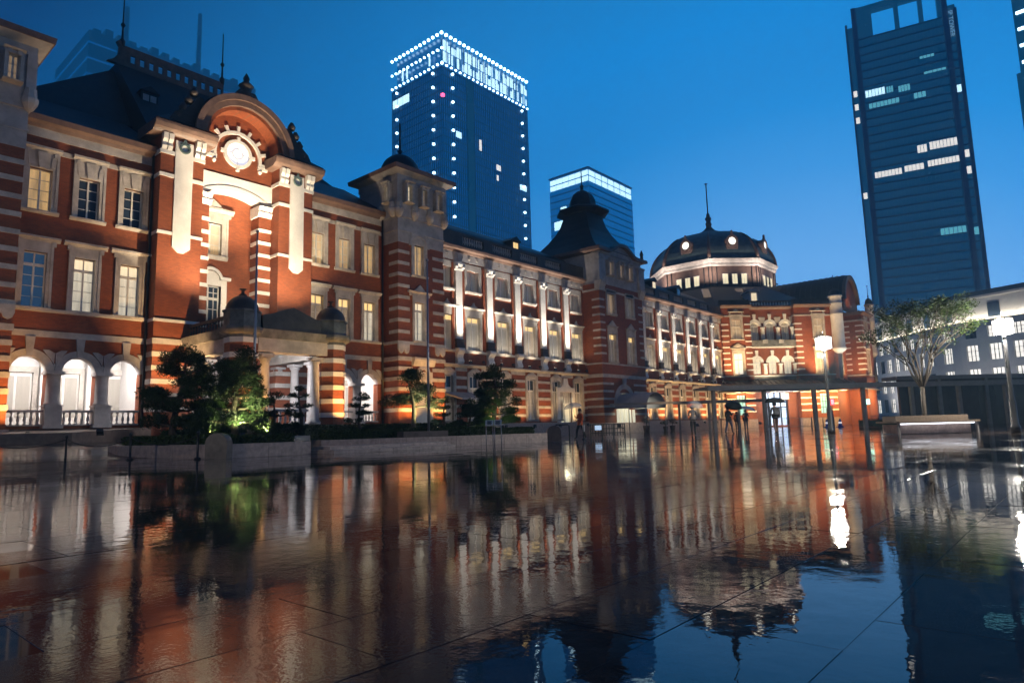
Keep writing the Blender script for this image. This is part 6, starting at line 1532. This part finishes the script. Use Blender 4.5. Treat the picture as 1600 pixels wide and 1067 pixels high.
MB(SB).box(2.2, 5.6, -.2, .6, 3.0, 3.2).build('awning', 'steel_grey', T)
MB(SB).box(0, 16, .4, 1.4, 0, .9).build('planter', 'granite_kerb', T)
hedge('dark hedge in front of the low brown shop', [tuple(wpt(SB, -1.0, 1.5, 0))[:2], tuple(wpt(SB, 14, 1.5, 0))[:2], tuple(wpt(SB, 14, 2.6, 0))[:2], tuple(wpt(SB, -1, 2.6, 0))[:2]], 0.01, .75, 61, 60)
hedge('low dark shrubs beside the screen wall', [tuple(wpt(HB, -4.0, .2, 0))[:2], tuple(wpt(HB, -.4, .2, 0))[:2], tuple(wpt(HB, -.4, 1.2, 0))[:2], tuple(wpt(HB, -4, 1.2, 0))[:2]], 0.01, .7, 62, 60)
# topiary in pot by the awning
def topiary(label, x, y, s):
    T = thing('potted_shrub', label, 'plant', (x, y, 0), 'potted shrubs')
    MB().lathe(x, y, [(.22 * s, 0), (.3 * s, .5 * s), (.32 * s, .55 * s), (.28 * s, .55 * s), (.26 * s, .5 * s)], 12).build('pot', 'granite_dark', T)
    MB().tube([(x, y, .4 * s), (x, y, .8 * s)], .03, 6).build('stem', 'bark', T)
    mb = MB(); leaf_cloud(mb, [((x, y, 1.0 * s), (.42 * s, .42 * s, .34 * s), 1)], 700, .08, random.Random(int(x * 9)), False); mb.build('foliage', 'leaf_dark', T)
topiary('round clipped shrub in a dark pot beside the grey awning', -32.2, 56.4, 1.15)
topiary('round clipped shrub in a dark pot in front of the far wing windows', -34.5, 66.0, 1.05)
topiary('loose shrub in a dark pot beside the far wing windows', -34.5, 64.4, .9)
# signs and barriers under the end canopy
def post_sign(name, label, x, y, z, w, h, m_, rz, ph=None):
    T = thing(name, label, 'sign', (x, y, 0)); f_ = fr(x, y, rz)
    MB().tube([(x, y, 0), (x, y, z)], .04, 8).build('post', 'iron', T); MB(f_).box(-w / 2, w / 2, .05, .12, z - h / 2, z + h / 2).build('face', m_, T); MB(f_).box(-w / 2 - .03, w / 2 + .03, -.02, .05, z - h / 2 - .03, z + h / 2 + .03).build('case', 'iron', T)
    return T, f_
mat('sign_green', (.3, .9, .7), .3, emit=(.45, 1.0, .78), estr=3.0, sample='NONE')
mat('sign_red', (.8, .05, .06), .3, emit=(1.0, .10, .12), estr=2.2, sample='NONE')
mat('sign_white', (.9, .9, .9), .4, emit=(.9, .9, 1.0), estr=.9, sample='NONE')
mat('barrier_blue', (.02, .08, .45), .4)
post_sign('lit_sign', 'bright pale green lit sign on a post near the screen wall', -14.2, 61.0, 2.1, .62, .42, 'sign_green', 43)
T, f_ = post_sign('lit_sign', 'red lit sign with a white centre under the end canopy', -18.2, 66.0, 2.35, .42, .62, 'sign_red', 43); MB(f_).box(-.1, .1, .12, .14, 2.15, 2.55).build('symbol', 'sign_white', T)
T, f_ = post_sign('notice_board', 'dark framed notice board with a pale sheet beside the walkway post', -22.3, 63.2, 1.55, .55, .95, 'granite_dark', 43); MB(f_).box(-.2, .2, .12, .14, 1.6, 1.85).build('sheet', 'sign_white', T)
for i, (x, y) in enumerate(((-18.8, 66.2), (-17.9, 67.0))):
    o = MB().lathe(x, y, [(.36, 0), (.36, .06), (.2, .08), (.14, .4), (.09, .75), (.03, .8)], 10).build('traffic_cone', 'barrier_blue'); tag(o, ('left of two blue traffic cones under the end canopy', 'right of two blue traffic cones under the end canopy')[i], 'traffic cone', 'blue traffic cones')
    b_ = MB().lathe(x, y, [(.16, .36), (.135, .5)], 10).build('band', 'sign_white', o)
for i, (x, y, r_) in enumerate(((-23.5, 63.5, 45), (-21.9, 65.1, 45), (-20.3, 66.7, 45), (-27.5, 60.0, 45), (-16.2, 69.5, 45))):
    T = thing('railing', ('first', 'second', 'third', 'leftmost', 'rightmost')[i] + ' low grey railing section along the end canopy', 'railing', (x, y, 0), 'railings along the end canopy'); f_ = fr(x, y, r_)
    for t in (0, 1.1, 2.2): MB(f_).box(t - .025, t + .025, -.025, .025, 0, 1.0).build('upright', 'steel_grey', T)
    for z in (.15, .95): MB(f_).box(0, 2.2, -.02, .02, z, z + .04).build('rail', 'steel_grey', T)
    for k in range(14): MB(f_).box(.1 + k * .15, .115 + k * .15, -.01, .01, .19, .95).build('bar', 'steel_grey', T)
# ================================================================== people
mat('skin', (.42, .26, .19), .5); mat('hair_black', (.012, .011, .010), .45); mat('shoe', (.02, .02, .02), .4)
def cloth(name, col): return mat(name, col, .75, .25, 9)
cloth('jacket_orange', (.55, .10, .025)); cloth('trouser_black', (.014, .014, .016)); cloth('coat_grey', (.20, .18, .18)); cloth('coat_black', (.013, .013, .015)); cloth('jeans', (.035, .06, .13)); cloth('coat_navy', (.015, .02, .045)); cloth('trouser_brown', (.09, .055, .05)); cloth('coat_slate', (.05, .055, .07))
mat('umbrella_clear', (.75, .78, .8), .15, alpha=.38); mat('umbrella_black', (.010, .010, .011), .8, spec=.1); mat('umbrella_white', (.72, .74, .78), .45); mat('bag_white', (.65, .63, .66), .5)
def person(label, loc, face, coat, legs, stride=.25, h=1.7, l_arm='down', r_arm='hold', coat_len=.52):
    """one continuous skinned body; +y local is forward"""
    k = h / 1.7
    V = []; E = []; Rr = []
    def v(x, y, z, r, p=None):
        V.append((x * k, y * k, z * k)); Rr.append(r * k if not isinstance(r, tuple) else r)
        if p is not None: E.append((p, len(V) - 1))
        return len(V) - 1
    hip = v(0, 0, .92, .15); waist = v(0, 0, 1.08, .135, hip); chest = v(0, .01, 1.27, .165, waist); nb = v(0, 0, 1.42, .09, chest); nk = v(0, .01, 1.48, .058, nb); hd = v(0, .03, 1.56, .088, nk); v(0, .025, 1.65, .075, hd)
    for s in (-1, 1):
        fwd_ = stride * s
        hj = v(.09 * s, 0, .87, .105, hip); kn = v(.095 * s, fwd_ * .55 + .03, .48, .07, hj); an = v(.095 * s, fwd_ * .9 - .02, .10, .048, kn); v(.10 * s, fwd_ * .9 + .04, .045, .045, an); v(.11 * s, fwd_ * .9 + .14, .035, .035, len(V) - 1)
        sh = v(.17 * s, 0, 1.38, .068, nb)
        pose = l_arm if s < 0 else r_arm
        if pose == 'down': el, wr = (.225 * s, -.02, 1.12), (.23 * s, .05 - stride * s * .3, .88)
        elif pose == 'hold': el, wr = (.23 * s, .03, 1.14), (.13 * s, .24, 1.28)
        elif pose == 'front': el, wr = (.23 * s, .05, 1.13), (.10 * s, .26, 1.16)
        else: el, wr = (.25 * s, .0, 1.15), (.2 * s, .2, 1.05)
        e_ = v(*el, .052, sh); w_ = v(*wr, .034, e_)
        d = Vector(wr) - Vector(el); d.normalize()
        pm = Vector(wr) + d * .055; pa = v(*pm, .032, w_)
        side = Vector((1, 0, 0)) if abs(d.x) < .8 else Vector((0, 1, 0)); side = (side - d * side.dot(d)).normalized()
        for j in range(4):
            b = pm + side * (-.027 + .018 * j); L = (.062, .072, .068, .05)[j]
            f1 = b + d * L * .6; f2 = b + d * L + (Vector((0, .02, -.01)) if pose == 'down' else Vector((0, -.01, .02)))
            a1 = v(*f1, .0085, pa); v(*f2, .0075, a1)
        th = Vector(wr) + d * .02 + side * .035 * (-s); a1 = v(*th, .0095, w_); v(*(th + d * .04), .008, a1)
    me = bpy.data.meshes.new('person'); me.from_pydata(V, E, [])
    o = bpy.data.objects.new('person', me); link(o)
    md = o.modifiers.new('skin', 'SKIN'); md.use_smooth_shade = True; md.branch_smoothing = .6
    for i, sv in enumerate(me.skin_vertices[0].data):
        r = Rr[i]; sv.radius = (r, r); sv.use_root = (i == 0)
    for i in (hip, waist, chest): me.skin_vertices[0].data[i].radius = (Rr[i], Rr[i] * .72)
    o.modifiers.new('sub', 'SUBSURF').levels = 1
    o.modifiers['sub'].render_levels = 1
    bpy.context.view_layer.update(); dg = bpy.context.evaluated_depsgraph_get()
    nm = bpy.data.meshes.new_from_object(o.evaluated_get(dg)); o.modifiers.clear(); o.data = nm; bpy.data.meshes.remove(me)
    nm.materials.clear()
    for q in (coat, legs, 'skin', 'shoe'): nm.materials.append(M[q])
    for p in nm.polygons:
        c = p.center / k; ax = abs(c.x)
        if c.z < .09: p.material_index = 3
        elif c.z > 1.465: p.material_index = 2
        elif c.z < .80 and ax < .2 and c.z < .92 - .0: p.material_index = 1
        else: p.material_index = 0
        p.use_smooth = True
    # hands are skin
    for p in nm.polygons:
        c = p.center / k
        for s in (-1, 1):
            pose = l_arm if s < 0 else r_arm
            wr = Vector((.23 * s, .05 - stride * s * .3, .88)) if pose == 'down' else Vector((.13 * s, .24, 1.28)) if pose == 'hold' else Vector((.10 * s, .26, 1.16)) if pose == 'front' else Vector((.2 * s, .2, 1.05))
            if (c - wr).length < .14 and (pose != 'down' or c.z < wr.z) and (pose == 'down' or c.y > wr.y - .01): p.material_index = 2
    o.location = loc; o.rotation_euler = (0, 0, face)
    tag(o, label, 'person')
    # coat skirt, hair, face
    def ch(name, mb, m_):
        c = bpy.data.objects.new(name, mb.mesh(name, m_)); link(c); c.parent = o
    sk = MB(); prof = [(.185, 1.10), (.195, .98), (.21, .86), (.215, 1.30 - coat_len)]
    rings = []
    for r, z in prof: rings.append([sk.p(r * k * cos(2 * pi * a / 16), r * .76 * k * sin(2 * pi * a / 16), z * k) for a in range(16)])
    for a, b in zip(rings, rings[1:]):
        for q in range(16): sk.face((a[q], a[(q + 1) % 16], b[(q + 1) % 16], b[q]), True)
    ch('coat_hem', sk, coat)
    hr = MB(); hr.lathe(0, .012 * k, [(.085 * k, 1.535 * k), (.108 * k, 1.58 * k), (.11 * k, 1.64 * k), (.09 * k, 1.70 * k), (.05 * k, 1.735 * k), (.01, 1.745 * k)], 14)
    hr.v = [(x, y - (.03 * k if y > .06 * k and z < 1.62 * k else 0), z) for x, y, z in hr.v]; ch('hair', hr, 'hair_black')
    fc = MB(); fc.extr_t([(-.0, 0)] * 3, 0, 0) if False else None
    for s in (-1, 1): fc.lathe(s * .034 * k, .108 * k, [(.004, 1.572 * k), (.011 * k, 1.578 * k), (.004, 1.586 * k)], 6)
    fc.lathe(0, .114 * k, [(.004, 1.585 * k), (.012 * k, 1.555 * k), (.016 * k, 1.548 * k), (.004, 1.543 * k)], 6); fc.box(-.022 * k, .022 * k, .100 * k, .111 * k, 1.518 * k, 1.524 * k)
    ch('face', fc, 'coat_grey')
    er = MB()
    for s in (-1, 1): er.lathe(s * .098 * k, .02 * k, [(.006, 1.54 * k), (.018 * k, 1.56 * k), (.016 * k, 1.585 * k), (.005, 1.6 * k)], 6)
    ch('ear', er, 'skin')
    return o
def umbrella(label, loc, tilt, m_, r=.52, drop=.3, h=.72):
    T = thing('umbrella', label, 'umbrella', loc)
    q = Quaternion((1, 0, 0), tilt[0]) @ Quaternion((0, 1, 0), tilt[1]); b = Vector(loc)
    can = MB(); ribs = 8; seg = 6; ring = []
    for j in range(1, seg + 1):
        u = j / seg; row = []
        for i in range(ribs * 2):
            a = 2 * pi * i / (ribs * 2); rr = r * sin(u * pi / 2 * .92) / sin(pi / 2 * .92) * (1 if i % 2 == 0 else .955)
            row.append(can.p(*(b + q @ Vector((rr * cos(a), rr * sin(a), h - drop * (1 - cos(u * pi / 2 * .95)) * 1.05)))))
        ring.append(row)
    tp = can.p(*(b + q @ Vector((0, 0, h))))
    for i in range(ribs * 2): can.face((tp, ring[0][i], ring[0][(i + 1) % (ribs * 2)]), True)
    for a, c in zip(ring, ring[1:]):
        for i in range(ribs * 2): can.face((a[i], a[(i + 1) % (ribs * 2)], c[(i + 1) % (ribs * 2)], c[i]), True)
    can.build('canopy', m_, T)
    MB().tube([b + q @ Vector((0, 0, -.12)), b + q @ Vector((0, 0, h + .05))], .008, 6).build('shaft', 'pole_grey', T)
    MB().tube([b + q @ Vector((0, 0, .02)), b + q @ Vector((0, 0, -.12)), b + q @ Vector((.03, 0, -.15)), b + q @ Vector((.05, 0, -.11))], .013, 6).build('handle', 'iron', T)
    for i in range(ribs):
        a = 2 * pi * i / ribs; MB().tube([b + q @ Vector((0, 0, h - .01)), b + q @ Vector((r * .55 * cos(a), r * .55 * sin(a), h - drop * .38)), b + q @ Vector((r * .99 * cos(a), r * .99 * sin(a), h - drop))], .005, 4).build('rib', 'pole_grey', T)
def grip(loc, face, x=.13, y=.29, z=1.30): return (loc[0] + x * cos(face) - y * sin(face), loc[1] + x * sin(face) + y * cos(face), z)
p = (-21.7, 30.7, 0); a = radians(160)
person('person in an orange jacket walking left under a clear umbrella', p, a, 'jacket_orange', 'trouser_black', .28, 1.66)
umbrella('clear plastic umbrella held by the person in orange', grip(p, a), (.12, -.1), 'umbrella_clear', .54)
bg_ = MB(); bx, by = grip(p, a, -.26, -.02)[:2]; bf_ = fr(bx, by, 130)
T = thing('shopping_bag', 'white carrier bag hanging from the hand of the person in orange', 'bag', (bx, by, .45))
MB(bf_).hexa([(-.17, -.05, .40), (.17, -.05, .40), (.17, .05, .40), (-.17, .05, .40)], [(-.2, -.07, .76), (.2, -.07, .76), (.2, .07, .76), (-.2, .07, .76)]).build('sack', 'bag_white', T); MB().tube([wpt(bf_, -.1, 0, .76), wpt(bf_, 0, 0, .88), wpt(bf_, .1, 0, .76)], .008, 5).build('handle', 'bag_white', T)
p = (-17.7, 36.4, 0); a = radians(35)
person('person in a pale grey top and black trousers, back turned, near the middle', p, a, 'coat_grey', 'trouser_black', .06, 1.72, 'front', 'hold', .32)
umbrella('pale see-through umbrella over the person in grey', grip(p, a), (.2, .25), 'umbrella_clear', .5)
p = (-17.6, 41.2, 0); a = radians(-20)
person('person in a black coat stepping right under a black umbrella', p, a, 'coat_black', 'jeans', .24, 1.68)
umbrella('wide black umbrella tilted over the person in the black coat', grip(p, a), (.35, .3), 'umbrella_black', .54)
p = (-24.6, 59.4, 0); a = radians(30)
person('person in a slate coat without umbrella beyond the walkway post', p, a, 'coat_slate', 'trouser_black', .15, 1.66, 'down', 'down')
p = (-21.6, 54.0, 0); a = radians(25)
person('person in a navy coat and jeans under a white umbrella', p, a, 'coat_navy', 'jeans', .12, 1.7)
umbrella('white umbrella of the person in the navy coat', grip(p, a), (-.1, .25), 'umbrella_white', .62)
p = (-13.4, 37.7, 0); a = radians(38)
person('person with a dark backpack and brown trousers walking to the lit entrance', p, a, 'coat_black', 'trouser_brown', .2, 1.72, 'down', 'hold', .42)
umbrella('black umbrella held upright before the blue-white entrance', grip(p, a), (.05, .05), 'umbrella_black', .58)
T = thing('backpack', 'dark rounded backpack on the person before the lit entrance', 'backpack', (p[0], p[1], 1.1)); f_ = (p[0], p[1], a)
MB(f_).hexa([(-.15, .13, 1.02), (.15, .13, 1.02), (.15, .3, 1.04), (-.15, .3, 1.04)], [(-.13, .14, 1.42), (.13, .14, 1.42), (.11, .24, 1.40), (-.11, .24, 1.40)]).build('pack', 'coat_black', T); MB(f_).box(-.1, .1, .29, .34, 1.08, 1.22).build('pocket', 'coat_slate', T)

# ================================================================== rain haze
HAZE = 0.0013

hz = MB().box(-720, 140, -110, 740, -1.0, 400).build('haze', 'iron'); hz['kind'] = 'stuff'
hm = bpy.data.materials.new('haze_air'); hm.use_nodes = True; hm.node_tree.nodes.clear()
ho = hm.node_tree.nodes.new('ShaderNodeOutputMaterial'); hv = hm.node_tree.nodes.new('ShaderNodeVolumePrincipled')
hv.inputs['Color'].default_value = (.50, .78, 1.0, 1); hv.inputs['Density'].default_value = HAZE; hv.inputs['Anisotropy'].default_value = 0.2
hm.node_tree.links.new(hv.outputs[0], ho.inputs['Volume'])
hz.data.materials.clear(); hz.data.materials.append(hm)
